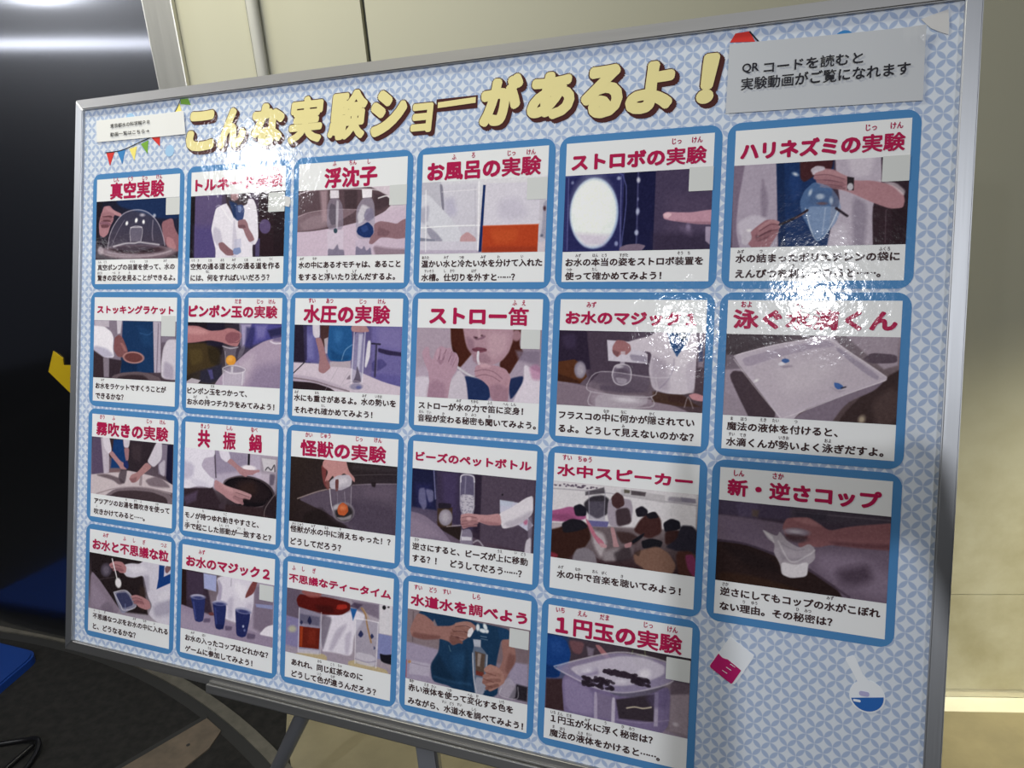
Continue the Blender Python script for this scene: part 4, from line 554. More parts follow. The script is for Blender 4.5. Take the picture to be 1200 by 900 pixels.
(2,5,'card with a paper covered cup held upside down',-188,-651,('新・逆さコップ',2043,-159,2835,-60),[('しん',2104,-28),('さか',2313,-25)],[('逆さにしてもコップの水がこぼれ',2029,-730,2858,-690),('ない理由。その秘密は？',2030,-812,2627,-777)],[('さか',2057,-668),('みず',2609,-664),('り',2163,-755),('ゆう',2219,-753),('ひ',2447,-753),('みつ',2500,-753)],None,None,[('b','584a62','4c4252','3a2824','7a6a7e'),('p','5a4e68',(3,463,409,464,389,386,7,381),17,1),('p','6c5f80',(95,462,218,466,209,378,111,373),19,0.6),('p','7a6648',(183,427,222,424,215,385,184,388),12,0.5),('p','5a5060',(386,461,887,461,881,394,389,398),19,1),('l','7a7080',(411,436,884,442),5,2,0.7),('p','454050',(410,445,573,444,575,407,412,401),17,0.6),('s','7d6d82',(7,381,270,372,531,352,890,322,894,4,707,4,590,72,495,133,315,192,155,229,7,237),10,1),('s','857590',(11,369,247,356,276,244,54,256),48,0.5),('s','93839a',(537,227,740,241,878,126,872,15,682,60,541,140),48,0.7),('s','4c3c4e',(633,140,787,198,812,116,726,67,658,81),48,0.7),('s','3c2a2a',(5,223,155,223,303,184,401,133,519,112,637,53,707,4,10,-3),6,1),('s','4e3426',(12,53,224,51,406,19,684,8,407,-6,15,-2),19,0.7),('s','2c2024',(18,212,156,203,316,160,356,76,160,100),36,0.6),('l','54465a',(7,230,155,227,315,189),10,5,1),('l','5c4c5e',(495,127,590,72,701,6),12,5,1),('s','9a6c74',(346,343,365,396,412,407,482,415,529,389,589,352,689,389,884,442,886,287,739,278,603,279,536,255,489,259,443,240,430,264,476,289,440,303,370,294),7,1),('s','6c4450',(368,332,426,352,486,334,476,289,394,278,364,300),10,0.8),('s','714a54',(580,295,737,303,886,321,886,287,739,278,626,276),14,0.7),('s','b98a90',(389,396,482,409,553,373,484,371),14,0.6),('e','a8a0b4',(422,326,67,1,-2,-23),5,0.8),('e','5c4850',(423,291,58,0,-1,-23),6,0.7),('e','d0cad6',(416,328,35,0,-1,-9),6,0.7),('s','b4acb8',(236,323,322,289,335,322,377,270,443,240,489,271,519,250,525,188,483,144,488,88,404,67,356,82,344,138,309,197,312,249),5,0.9),('s','d8d3dc',(350,152,424,143,491,171,488,88,404,67,356,82),6,0.9),('s','8d8492',(332,213,399,171,480,195,447,165,352,158),14,0.6),('s','dcd8e0',(239,322,298,292,312,249,275,270),6,0.6),('l','e4e0e8',(330,264,400,158,491,209,519,237),5,5,0.6),('l','8f8696',(348,253,420,225,467,237),5,5,0.6)]),
(3,0,'card with a spoon and a plastic tub',-1143,-1606,('お水と不思議な粒',-2966,-1116,-2138,-1023),[('みず',-2819,-984),('ふ',-2610,-984),('し',-2506,-986),('ぎ',-2400,-988),('つぶ',-2192,-986)],[('不思議なつぶをお水の中に入れる',-2948,-1690,-2128,-1636),('と、どうなるかな？',-2945,-1767,-2466,-1730)],[('ふ',-2930,-1617),('し',-2871,-1618),('ぎ',-2811,-1617),('みず',-2484,-1617),('なか',-2373,-1616),('い',-2271,-1619)],None,None,[('b','33282c','2c242e','9a8ca0','b6aebc'),('p','362a2e',(20,464,564,464,658,46,379,25,25,309),14,1),('e','655c70',(193,339,61,9,1,-57),9,0.8),('e','8a8294',(193,339,34,5,1,-35),11,0.6),('l','6a5e68',(84,242,287,294),6,4,0.6),('s','948599',(17,321,136,237,276,108,363,10,27,-6),7,1),('s','a89ab0',(27,221,156,140,261,31,33,14),34,0.5),('s','7d7084',(142,37,209,85,286,48,279,9,160,3),20,0.6),('p','4e3c38',(570,264,635,261,609,62,543,101),20,0.7),('s','cdc8d8',(385,409,467,433,565,440,661,465,883,466,892,0,658,40,704,126,654,191,635,261,600,353,503,318,421,316,378,347),9,1),('s','a39cb2',(600,353,664,363,669,230,628,224),20,0.6),('s','9c95ae',(704,126,884,250,888,107,739,35),34,0.6),('s','e2deea',(418,401,598,426,647,397,502,352),20,0.5),('s','dcd8e4',(764,232,882,322,885,226,767,160),20,0.5),('p','1c4a92',(765,458,821,459,816,372,885,406,888,335,744,263,761,352),6,1),('s','8a6870',(824,451,881,456,854,402,830,410),7,1),('s','b8858c',(225,387,284,426,367,431,418,395,412,345,345,336,302,373,260,357),6,1),('s','8c5c66',(284,395,368,395,370,352,311,368),9,0.6),('l','b8858c',(351,405,284,410,237,387),20,4,1),('l','ac7a82',(369,382,305,386,251,372),20,4,1),('l','9c6c76',(378,361,328,362,277,351),19,4,1),('l','6a424c',(360,393,298,397,248,379),4,3,0.7),('l','e2dee6',(258,439,285,371,307,312,322,264),11,3,1),('e','dcd8e0',(331,253,33,8,9,-40),6,1),('s','9a9ab4',(279,171,424,203,458,186,529,99,510,77,396,13,363,23,306,113),6,0.9),('s','4a4c74',(305,165,416,189,450,170,506,101,395,53,344,94),9,1),('l','c9c6d6',(283,169,427,201,530,96,399,41,361,78,283,169),9,4,0.9),('s','8a90b4',(404,42,407,98,419,100,421,42),7,0.6),('s','b8888e',(478,164,524,186,605,178,671,157,688,105,641,80,559,91,526,116),6,1),('l','885a64',(492,148,574,130),6,4,0.6),('l','b8888e',(589,169,532,175,485,163),20,4,1),('l','ac7c84',(598,148,541,152,495,142),19,4,1),('l','a07078',(607,128,558,128,512,120),19,4,1),('l','6a424c',(590,158,537,163,492,153),4,3,0.7),('l','6a424c',(599,137,550,140,506,132),4,3,0.7)]),
(3,1,'card with three blue cups on a counter',-1144,-1606,('お水のマジック２',-1960,-1116,-1158,-1028),[('みず',-1805,-990)],[('お水の入ったコップはどれかな？',-1952,-1693,-1153,-1647),('ゲームに参加してみよう！',-1950,-1773,-1295,-1739)],[('みず',-1876,-1625),('はい',-1764,-1625),('さん',-1705,-1714),('か',-1647,-1714)],(-1248,-1269,-1121,-1154),None,[('b','4a3838','b6acc4','a89ab4','b4a6bc'),('p','4a3a4c',(0,459,229,460,318,151,4,175),14,1),('p','3a2626',(0,459,44,459,53,183,3,188),7,1),('p','5a4a66',(52,453,221,458,220,234,59,234),22,0.6),('p','a9aed8',(216,458,343,457,344,334,225,341),8,1),('p','8a7c92',(708,431,881,456,883,51,703,116),22,1),('p','9aa2d0',(719,300,877,313,875,283,728,277),7,0.8),('s','d6d0e0',(340,451,691,465,704,310,672,160,552,127,459,137,365,158,345,279,374,345),11,1),('s','aaa0bc',(356,441,404,386,392,274,354,267,366,356),11,0.8),('s','b7aec6',(454,295,514,329,505,156,466,150),19,0.6),('s','ece8f2',(511,438,633,420,607,295,529,356),33,0.5),('s','bdb3ca',(623,273,697,309,671,184,611,174),19,0.6),('l','8a7f98',(487,453,484,398),6,4,0.6),('s','8a4e50',(677,450,751,455,702,376,621,324,627,358),7,1),('s','7d4a4e',(270,161,317,175,334,153,287,139),7,1),('s','9f90aa',(3,194,239,150,491,117,734,86,890,64,885,-8,10,-13),7,1),('s','b3a6bc',(5,150,241,101,493,44,339,-7,9,12),55,0.5),('s','e0dae6',(757,77,821,148,878,194,888,76,823,77),8,1),('s','6a5c7a',(232,112,295,122,292,90,225,79),11,0.8),('s','6a5c7a',(437,90,507,95,500,64,439,53),11,0.8),('s','6a5c7a',(645,70,727,72,721,37,646,24),11,0.8),('s','363f7c',(90,271,242,288,228,92,186,73,142,78,118,181),6,1),('e','b4b2cc',(166,268,73,7,-1,-20),4,1),('e','4a5088',(170,261,57,5,-1,-12),6,1),('l','6a74b4',(124,219,148,98),11,8,0.6),('s','303a78',(310,255,450,264,430,70,384,48,345,56,329,152),6,1),('e','b0aecb',(381,253,69,6,-2,-20),4,1),('e','464c86',(382,246,56,5,-1,-12),6,1),('l','5a64a8',(340,204,355,76),11,8,0.6),('p','262e64',(348,87,426,94,423,59,353,55),8,0.7),('s','303874',(529,244,681,236,642,45,601,26,547,35,539,138),6,1),('e','b4b2cc',(606,231,74,0,-6,-24),4,1),('e','464c86',(608,224,59,0,-4,-14),6,1),('e','d0d4ea',(610,113,9,1,0,-10),4,0.8),('e','a4a8d0',(623,85,9,1,0,-10),4,0.6)]),
(3,2,'card with red tea poured into a glass',-1141,-1611,('不思議なティータイム',-987,-1099,-133,-1033),[('ふ',-945,-990),('し',-862,-988),('ぎ',-768,-988)],[('あれれ、同じ紅茶なのに',-944,-1695,-338,-1655),('どうして色が違うんだろう？',-941,-1770,-227,-1747)],[('おな',-699,-1629),('こう',-591,-1631),('ちゃ',-528,-1629),('いろ',-699,-1720),('ちが',-584,-1717)],None,None,[('b','76687a','c6bece','a79bb2','a99ca8'),('p','75677c',(-10,459,112,464,112,256,-8,266),14,1),('p','8e86b0',(-8,266,120,258,119,48,-1,53),11,1),('e','c9c8a0',(56,175,35,6,1,-24),11,0.7),('p','d4d0da',(775,466,878,482,883,271,783,267),7,1),('p','8a8fc0',(776,265,883,265,883,85,775,90),8,1),('p','766880',(557,457,775,466,779,366,603,401),14,0.7),('e','2a2630',(816,451,14,2,1,-15),3,1),('e','4a4450',(850,459,9,1,0,-6),3,1),('s','262432',(791,130,831,125,880,153,883,66,805,70),7,1),('s','a89cae',(-3,39,206,37,513,28,877,46,879,-3,-2,-14),11,1),('s','c6b488',(1,0,175,38,368,40,347,4,177,-14),7,0.8),('s','c6b488',(531,25,616,54,748,34,864,25,864,0,573,1),7,0.8),('s','d9d3e2',(335,319,501,359,588,398,677,375,580,219,571,65,406,67,314,56,294,196),11,1),('s','7a7084',(305,314,397,316,356,168,322,58,303,158),14,0.8),('s','aaa0b8',(430,232,533,300,405,73,375,80),19,0.6),('s','b4aac2',(506,206,564,255,541,72,511,73),17,0.6),('p','2c6cb0',(544,404,600,406,569,319),6,1),('p','50405c',(536,415,572,446,646,445,603,407),8,0.7),('s','6e1f1c',(83,396,113,440,192,439,346,452,542,442,544,391,471,341,305,321,148,341,101,347),7,1),('s','c23a2c',(438,413,513,425,521,400,470,379,425,379),8,0.8),('s','a9605c',(113,460,299,468,300,440,192,424),8,0.8),('s','4a1616',(241,382,394,393,411,344,289,331),17,0.6),('p','9a98b4',(109,335,304,333,303,35,112,20),6,0.5),('p','3c3a5a',(118,297,290,299,289,234,117,231),11,0.4),('p','7c2c20',(118,205,296,219,291,68,119,54),4,1),('p','b04a26',(122,206,150,208,146,59,122,61),6,0.9),('p','9a3c28',(201,193,262,203,258,99,196,88),19,0.5),('s','2a2c58',(183,255,205,298,226,256,207,227),6,0.9),('s','2a2c58',(121,232,136,254,149,236,134,218),6,0.8),('p','c9c4d2',(115,40,295,60,293,29,116,10),6,0.8),('l','e4e0ea',(112,335,112,20),7,4,0.7),('l','d4d0dc',(304,333,303,35),7,4,0.7),('p','aaa6bc',(591,335,773,340,766,25,595,25),6,0.5),('s','2c3468',(635,267,660,239,637,210,612,225),6,0.9),('s','2c3468',(725,257,744,237,724,216,709,231),6,0.9),('s','2c3468',(743,172,758,159,744,144),6,0.8),('l','b08a60',(635,418,670,374,687,301,721,193),12,4,1),('l','d0b488',(646,423,700,353),6,3,0.7),('l','e0dce6',(591,335,595,25),7,4,0.8),('l','dcd8e4',(773,340,766,25),8,4,0.8),('l','e6e2ec',(588,337,679,343,773,340),7,4,0.8),('s','d4cfdc',(599,108,760,106,756,23,602,26),8,0.6),('l','8c84a0',(598,57,689,49,764,69),6,4,0.7)]),
(3,3,'card with a person testing tap water in a bottle',-1136,-1612,('水道水を調べよう',19,-1110,862,-1028),[('すい',74,-982),('どう',187,-983),('すい',289,-980),('しら',505,-980)],[('赤い液体を使って変化する色を',23,-1689,789,-1645),('みながら、水道水を調べてみよう！',24,-1770,861,-1745)],[('あか',49,-1622),('えき',161,-1628),('たい',217,-1629),('つか',333,-1629),('へん',484,-1631),('か',536,-1627),('いろ',709,-1630),('すい',298,-1715),('どう',353,-1716),('すい',410,-1711),('しら',516,-1721)],(745,-1264,877,-1144),None,[('b','8f7f8a','8a7884','a89cb2','9a8fa4'),('p','93838c',(-7,471,251,477,246,241,-6,249),16,1),('l','6a5a64',(43,463,45,258),7,4,0.7),('p','8a7882',(241,357,886,356,882,231,247,215),13,1),('p','a79cb6',(-6,249,246,234,240,17,-4,-2),11,1),('p','bcb4c8',(29,128,185,131,181,45,25,34),7,0.8),('e','c08a50',(26,117,12,3,1,-10),4,0.8),('l','b04048',(2,123,3,10),8,4,0.7),('l','8a8098',(45,111,171,109),5,3,0.6),('p','a49ab4',(748,255,877,255,881,105,754,105),13,1),('p','3a3440',(807,116,881,112,880,18,758,18),11,1),('s','b7b0c2',(694,93,752,155,808,103,798,13,690,29),8,0.6),('l','d6d2de',(702,70,697,24,811,22,815,99),5,3,0.6),('s','24496e',(186,466,266,472,493,465,645,464,740,455,756,401,689,384,672,292,656,188,680,91,677,14,484,0,341,11,204,16,185,124,246,228,249,359),8,1),('s','1b3856',(192,126,247,215,308,122,398,35,211,24),24,0.7),('s','34628e',(333,217,445,264,478,154,380,109),48,0.5),('s','1c3a58',(444,302,477,179,455,20,426,40),21,0.6),('l','4a78a4',(217,52,340,43,482,51),11,11,0.5),('s','244a70',(83,465,215,471,202,429,182,400,91,444),7,1),('s','a67c78',(76,459,135,451,198,416,204,390,269,401,326,411,368,437,438,436,465,463,501,440,509,416,468,396,456,356,401,314,345,284,316,305,250,313,142,288,38,289,21,333,41,390),7,1),('s','7f5654',(51,325,155,323,257,334,243,308,127,283,38,293),13,0.7),('s','7a504e',(315,318,385,356,401,314,345,284),11,0.7),('l','704846',(341,387,399,359,427,370),7,5,0.6),('l','704846',(390,415,440,391),7,5,0.6),('s','c49c98',(354,416,466,447,481,424,383,395),13,0.5),('l','ad847e',(368,428,445,450,495,433),23,4,1),('l','a0766f',(352,396,418,411,475,404),23,4,1),('l','986e68',(335,363,392,368,448,367),23,4,1),('l','8c635e',(329,333,372,322,408,316),21,4,1),('l','5e3c3a',(361,412,432,429,481,418),4,3,0.8),('l','5e3c3a',(344,378,405,388,457,384),4,3,0.8),('l','5e3c3a',(331,347,386,343,425,341),4,3,0.8),('s','a47a76',(689,384,756,398,788,338,796,264,751,180,727,125,674,89,618,117,643,172,683,193,708,261),7,1),('s','7c5452',(746,305,789,301,789,238,738,165,724,200),16,0.6),('s','27507a',(659,460,740,455,753,397,676,381),7,1),('e','d8dce4',(522,434,13,2,1,-23),4,1),('e','d8dce4',(574,446,12,6,10,-20),4,1),('e','d8dce4',(558,418,26,-4,-5,-13),4,1),('e','d8dce4',(589,419,11,2,1,-12),4,1),('l','a9b8c8',(545,381,587,381),5,3,0.7),('l','a9b8c8',(546,364,594,364),4,3,0.6),('s','dcd8e0',(454,407,481,430,496,407,470,358,448,361),5,1),('p','d8d4de',(491,351,546,356,548,308,500,305),5,0.8),('s','a4a0b0',(499,312,548,314,598,266,598,202,591,22,526,2,501,107,488,246),5,0.6),('p','6a4a34',(508,275,582,269,576,121,521,123),8,0.7),('p','8a3c34',(520,149,575,147,576,121,521,121),7,0.8),('p','c4bcc0',(529,266,554,264,546,180,527,182),8,0.6),('l','e0dce6',(492,259,505,107,528,9),7,4,0.8),('l','d8d4de',(595,265,591,35),7,4,0.7),('s','c0bac8',(514,109,588,111,587,21,528,9),8,0.6),('s','b0867f',(574,172,614,211,669,203,711,173,727,113,675,64,621,28,593,61,566,94,576,121,604,133),5,1),('l','b48a82',(677,179,622,187,588,165),23,4,1),('l','a87e77',(692,150,630,147,579,122),23,4,1),('l','9c726c',(686,117,632,107,578,83),23,4,1),('l','916862',(674,83,640,68,600,47),21,4,1),('l','7a504c',(589,149,658,143),7,4,0.6),('l','7a504c',(577,106,646,97),7,4,0.6),('l','7a504c',(592,67,641,64),7,4,0.5),('l','b0d0d8',(317,279,332,243),4,3,0.5)]),
(3,4,'card with coins floating in a plastic tub',-1132,-1605,('１円玉の実験',1051,-1126,1833,-1006),[('いち',1078,-974),('えん',1221,-976),('だま',1360,-975),('じっ',1628,-978),('けん',1771,-981)],[('１円玉が水に浮く秘密は？',1042,-1681,1684,-1641),('魔法の液体をかけると⋯⋯。',1038,-1772,1730,-1733)],[('いち',1057,-1623),('えん',1103,-1624),('だま',1161,-1622),('みず',1280,-1625),('う',1393,-1619),('ひ',1501,-1619),('みつ',1555,-1620),('ま',1064,-1712),('ほう',1122,-1715),('えき',1238,-1715),('たい',1293,-1712)],(1743,-1276,1883,-1146),None,[('b','2a4a80','4c4048','8a7a98','a294a8'),('p','584a58',(141,473,540,482,523,321,150,250),19,1),('p','4a3e48',(516,478,754,473,759,367,546,350),17,1),('p','8a7c88',(738,315,888,321,885,2,739,29),17,1),('p','a89aa8',(776,239,885,273,885,14,774,25),15,0.8),('p','6a5c6c',(772,345,888,333,885,262,776,239),12,0.7),('s','1e4f98',(-3,463,115,462,158,376,147,312,97,265,87,206,4,184),7,1),('s','163c78',(5,273,84,275,87,206,4,184),12,0.7),('s','3a68b0',(12,425,90,433,120,357,28,353),29,0.4),('p','503a40',(4,184,113,205,134,6,3,-4),10,1),('s','8c6068',(135,453,244,456,222,375,170,379),10,0.8),('s','b07880',(307,453,338,456,409,391,420,369,392,370,347,404),5,1),('p','a89cb4',(257,431,302,427,298,377,266,377),10,0.6),('s','7a8a5c',(531,420,590,449,662,432,673,392,617,373,545,380),6,0.8),('l','98a878',(541,458,531,414),6,4,0.6),('l','98a878',(613,471,620,436),6,4,0.6),('s','8678a0',(98,246,304,218,456,162,625,191,774,298,775,13,537,-3,314,-3,134,3),6,1),('s','a093b8',(112,230,306,169,326,12,140,10),17,0.7),('p','3c3238',(451,143,683,221,684,53,474,32),10,0.8),('p','8c7fa0',(332,162,444,154,438,12,338,15),12,1),('s','c8c0d4',(426,150,447,154,451,5,428,3),6,0.9),('s','beb4cc',(313,164,334,162,345,4,323,5),6,0.8),('p','c0b8cc',(683,232,706,237,709,34,686,29),7,0.7),('s','6f628c',(625,197,774,292,768,155,675,135),24,0.5),('l','a99cb8',(462,23,608,34,771,84),6,4,0.6),('s','a297b8',(51,269,235,353,445,431,614,441,780,418,799,375,773,310,623,232,467,189,306,181,111,243),6,0.85),('s','cfc8d8',(149,281,324,357,470,415,615,429,734,404,736,351,621,280,478,228,329,223,201,247),10,0.8),('s','8a7da4',(200,272,325,321,340,274,240,242),17,0.6),('l','d8d2e0',(51,271,235,353,445,431,614,441,780,418,799,375),7,4,0.8),('l','cac2d4',(58,264,111,245,305,193,467,189,623,235,773,310,796,368),8,4,0.8),('d','3c3040',(240,255,430,194),70,11),('d','453848',(369,317,573,289),80,11),('d','3c3040',(548,302,646,261),40,11),('e','e6e2ec',(264,284,49,18,3,-16),10,0.7),('e','ece8f0',(619,334,35,7,1,-26),12,0.6),('e','e0dce8',(477,258,31,6,0,-10),7,0.6),('l','ece0c8',(520,105,568,122,616,123,665,140),7,4,0.9),('e','d8d0dc',(813,69,17,-3,-4,-12),6,0.6)])
]
HEADLINE = [('こ',-2068,2041,-1766,2366),('ん',-1760,2042,-1466,2364),('な',-1446,2039,-1117,2367),('実',-1112,2031,-784,2384),('験',-772,2030,-421,2389),('シ',-421,2028,-110,2364),('ョ',-108,2032,89,2249),('が',396,2031,719,2374),('あ',723,2042,1059,2357),('る',1073,2022,1359,2362),('よ',1350,2026,1665,2351),('！',1764,2052,1916,2358),('ー',94,2182,393,2252)]

CW, CH, PY = .8845, .8440, .9513
Z1, Z2, Z3, Z4 = .00025, .0005, .00055, .0008
for r, c, lab, top, bot, tt, tf, ln, lf_, st, tp, shp in CARDS:
    x0 = c - 3; y1 = -(r - 2) * PY; y0 = y1 - CH
    e = .044
    mb = MB()
    mb.prism([(a * U, b * U) for a, b in rrect(x0 - e, y0 - e, x0 + CW + e, y1 + e, .075)], 0, Z1, 0)
    q = [(x0, y0), (x0 + CW, y0), (x0 + CW, y1), (x0, y1)]
    mb.add([(a * U, b * U, Z1 + .0001) for a, b in q], [(0, 1, 2, 3)], 1)
    cd = mb.build('card', [M_BLUE, M_WHITE], board); cd['label'] = lab
    top /= 1000; bot /= 1000
    photo(cd, x0, bot, CW, top - bot, shp, Z2)
    mb = MB()
    lay(mb, tt[0], [v / 1000 for v in tt[1:]], Z3, .050, n=12)
    for t, x, y in tf: lay_c(mb, t, x / 1000, y / 1000, .040, Z3, .03)
    mb.build('title_text', M_RED, cd)
    mb = MB()
    for t, *bx in ln:
        a, b, d, f = [v / 1000 for v in bx]
        yc = (b + f) / 2
        lay(mb, t, [a, yc - .0255, d, yc + .0255], Z3, .040, n=6, res=2)
    for t, x, y in lf_: lay_c(mb, t, x / 1000, y / 1000, .0235, Z3, .02)
    mb.build('caption_text', M_DARK, cd)
    if st:
        a, b, d, f = [v / 1000 for v in st]
        mb = MB(); mb.prism([(x * U, y * U) for x, y in rrect(a, b, d, f, .004, 2)], Z2, Z4)
        mb.build('sticker', M_STICK, cd)
    if tp:
        a, b, d, f = [v / 1000 for v in tp]
        mb = MB(); mb.prism([(x * U, y * U) for x, y in [(a, b + .01), (d - .01, b), (d, (b + f) / 2), (d - .005, f - .01), (a, f), (a + .008, (b + f) / 2)]], Z4, Z4 + .0002)
        tt_ = mb.build('tape_piece', M_TAPE, cd); tt_['label'] = 'beige tape scrap'

# headline across the top
mb = MB(); mf = MB()
for ch, a, b, c, d in HEADLINE:
    bx = [a / 1000, b / 1000, c / 1000, d / 1000]
    g = .012
    inner = [bx[0] + g * .4, bx[1] + g * 1.5, bx[2] - g * 1.7, bx[3] - g * .4]
    big = (ch == 'ー')
    if big:
        mf.prism([(x * U, y * U) for x, y in [(inner[0], inner[1]), (inner[2], inner[1] + .01), (inner[2], inner[3]), (inner[0], inner[3] - .01)]], .0006, .00098)
        mb.prism([(x * U, y * U) for x, y in [(inner[0] - g, inner[1] - 2 * g), (inner[2] + g, inner[1] - 2 * g), (inner[2] + g, inner[3] + g), (inner[0] - g, inner[3] + g)]], .0, .00042)
        continue
    sh = .10
    fat = .045 if ch in '実験' else .070
    lay(mf, ch, inner, .0009, fat, 0, sh, n=14)
    for k, (dx, dy) in enumerate(((0, 0), (.6, -.6), (1.2, -1.2), (1.7, -1.7))):
        lay(mb, ch, [inner[0] - g * .6 + dx * g, inner[1] - g * .6 + dy * g, inner[2] + g * .6 + dx * g, inner[3] + g * .6 + dy * g], 0.0003 + .00003 * k, fat + .022, 0, sh, n=14)
h1 = mb.build('headline_shadow', M_BRN, board); h1['label'] = 'dark brown drop shadow of the headline'
h2 = mf.build('headline_text', M_YEL, board); h2['label'] = 'pale yellow headline lettering'

# small printed ornaments
def flat(name, mt, pts, z=.0005, parent=board):
    mb = MB(); mb.prism([(a * U, b * U) for a, b in pts], 0, z); return mb.build(name, mt, parent)
mb = MB()
cord = catmull([(-2.913, 2.115), (-2.814, 2.116), (-2.706, 2.127), (-2.536, 2.173), (-2.416, 2.207), (-2.30, 2.27), (-2.181, 2.379), (-2.127, 2.469)], 5, False)
def ribbon(mb, pts, w, z):
    for a, b in zip(pts[:-1], pts[1:]):
        d = (b - a).normalized() * w; n = Vector((-d.y, d.x))
        mb.add([((p.x) * U, (p.y) * U, z) for p in (a - n, b - n, b + n, a + n)], [(0, 1, 2, 3)])
ribbon(mb, [Vector(p) for p in cord], .004, .0007)
bunt = mb.build('bunting_cord', M_INKB, board)
for col, tri in (('red', [(-2.902, 2.112), (-2.861, 2.008), (-2.814, 2.116)]), ('blue', [(-2.781, 2.114), (-2.726, 2.016), (-2.695, 2.125)]),
                 ('yellow', [(-2.652, 2.127), (-2.596, 2.033), (-2.572, 2.143)]), ('green', [(-2.53, 2.157), (-2.458, 2.077), (-2.452, 2.180)]),
                 ('red', [(-2.420, 2.200), (-2.331, 2.127), (-2.333, 2.240)]), ('yellow', [(-2.181, 2.379), (-2.11, 2.36), (-2.14, 2.44)]),
                 ('green', [(-2.128, 2.469), (-2.127, 2.432), (-2.027, 2.416), (-2.054, 2.468)])):
    flat('bunting_flag', FLAG[col], tri, .0006, bunt)
cord2 = [Vector(p) for p in [(2.048, 2.451), (2.10, 2.387), (2.13, 2.34)]]
mb = MB(); ribbon(mb, cord2, .004, .0007); b2 = mb.build('bunting_cord', M_INKB, board)
flat('bunting_flag', FLAG['red'], [(1.945, 2.402), (2.082, 2.39), (2.048, 2.452), (1.973, 2.449)], .0006, b2)
def disc(name, mt, x, y, r): 
    return flat(name, mt, [(x + r * math.cos(k * math.pi / 16), y + r * math.sin(k * math.pi / 16)) for k in range(32)], .0005)
disc('bubble', FLAG['sky'], -2.65, 2.355, .052); disc('bubble', FLAG['sky'], -2.228, 2.083, .045); disc('bubble', FLAG['blue'], 2.537, 2.345, .05)
bk = flat('beaker_drawing', FLAG['glass'], [(2.099, -.967), (2.231, -1.048), (2.225, -1.07), (2.135, -1.232), (2.117, -1.237), (1.992, -1.162), (1.989, -1.15), (2.085, -.985)], .0005)
flat('liquid', FLAG['magenta'], [(2.037, -1.073), (2.06, -1.094), (2.09, -1.098), (2.166, -1.148), (2.121, -1.230), (2.112, -1.234), (1.995, -1.162), (1.993, -1.150)], .0007, bk)
mb = MB()
for k in range(4):
    p = Vector((2.062 + .021 * k, -1.165 + .022 * k)) ; ribbon(mb, [p, p + Vector((.028, -.014))], .0018, .0009)
mb.build('scale_mark', FLAG['glass'], bk)
fc = Vector((2.815, -1.165)); rr = .088
body = [(fc.x + rr * math.cos(t), fc.y + rr * math.sin(t)) for t in [math.radians(88 - 12.4 * k) for k in range(27)]]
fl = flat('flask_drawing', FLAG['glass'], [(2.752, -1.07), (2.700, -.985), (2.705, -.972), (2.738, -.955), (2.748, -.965), (2.790, -1.05)] + [(2.818, -1.077)] + body[1:], .0005)
t0, t1 = math.radians(8), math.radians(-164)
flat('liquid', FLAG['deep_blue'], [(fc.x + (rr - .008) * math.cos(t0 + (t1 - t0) * k / 18), fc.y + (rr - .008) * math.sin(t0 + (t1 - t0) * k / 18)) for k in range(19)], .0007, fl)
flat('stopper_mark', FLAG['lilac'], rrect(2.775, -1.166, 2.825, -1.140, .011, 4), .0009, fl)
flat('gleam', FLAG['glass'], rrect(2.748, -1.203, 2.785, -1.19, .006, 4), .0009, fl)

# ------------------------------------------------------------------ paper stuck on the board
def paper(name, pts, mat, z0, curl=None, nx=28, ny=8):
    """thin sheet on the board, gently cockled; pts: TL TR BR BL in grid units"""
    tl, tr, br, bl = [Vector(p) for p in pts]
    vs, fs = [], []
    for layer in (0, 1):
        for j in range(ny + 1):
            for i in range(nx + 1):
                s, t = i / nx, j / ny
                p = (tl.lerp(tr, s)).lerp(bl.lerp(br, s), t) * U
                z = z0 + .00035 * (1 - layer) + (curl(s, t) if curl else 0)
                vs.append((p.x, p.y, z))
    k = (nx + 1) * (ny + 1)
    for j in range(ny):
        for i in range(nx):
            a = j * (nx + 1) + i
            fs.append((a, a + nx + 1, a + nx + 2, a + 1)); fs.append((k + a, k + a + 1, k + a + nx + 2, k + a + nx + 1))
    rim = [i for i in range(nx + 1)] + [j * (nx + 1) + nx for j in range(1, ny + 1)] + [ny * (nx + 1) + i for i in range(nx - 1, -1, -1)] + [j * (nx + 1) for j in range(ny - 1, 0, -1)]
    for a, b in zip(rim, rim[1:] + rim[:1]): fs.append((a, b, k + b, k + a))
    root = bpy.data.objects.new(name, None); COL.objects.link(root); root.matrix_world = BM
    sh = link('paper_sheet', vs, fs, mat, root, None, False)
    return root
nt = paper('notice_sheet', [(1.944, 2.390), (2.925, 2.366), (2.928, 1.985), (1.940, 2.004)], M_NOTE, .0012,
           lambda s, t: .0035 * max(0, s - .9) * 10 * max(0, .3 - t) * 3 + .0004 * math.sin(s * 9) * (1 - t))
tag(nt, 'greyish laminated notice sheet with two lines of black lettering, upper right corner of the board', 'notice')
mb = MB()
lay(mb, 'QR', (2.020, 2.214, 2.108, 2.270), .0026, .02); lay(mb, 'コードを読むと', (2.135, 2.205, 2.636, 2.270), .0026, .02)
lay(mb, '実験動画がご覧になれます', (2.017, 2.122, 2.863, 2.192), .0026, .02)
mb.build('notice_text', M_INKB, nt)
ls = paper('label_strip', [(-3.016, 2.378), (-2.085, 2.374), (-2.060, 2.196), (-3.006, 2.204)], M_STRIP, .0012,
           lambda s, t: .0012 * max(0, s - .8) * 5)
tag(ls, 'narrow white paper strip with two tiny text lines, upper left corner of the board', 'sticker')
mb = MB()
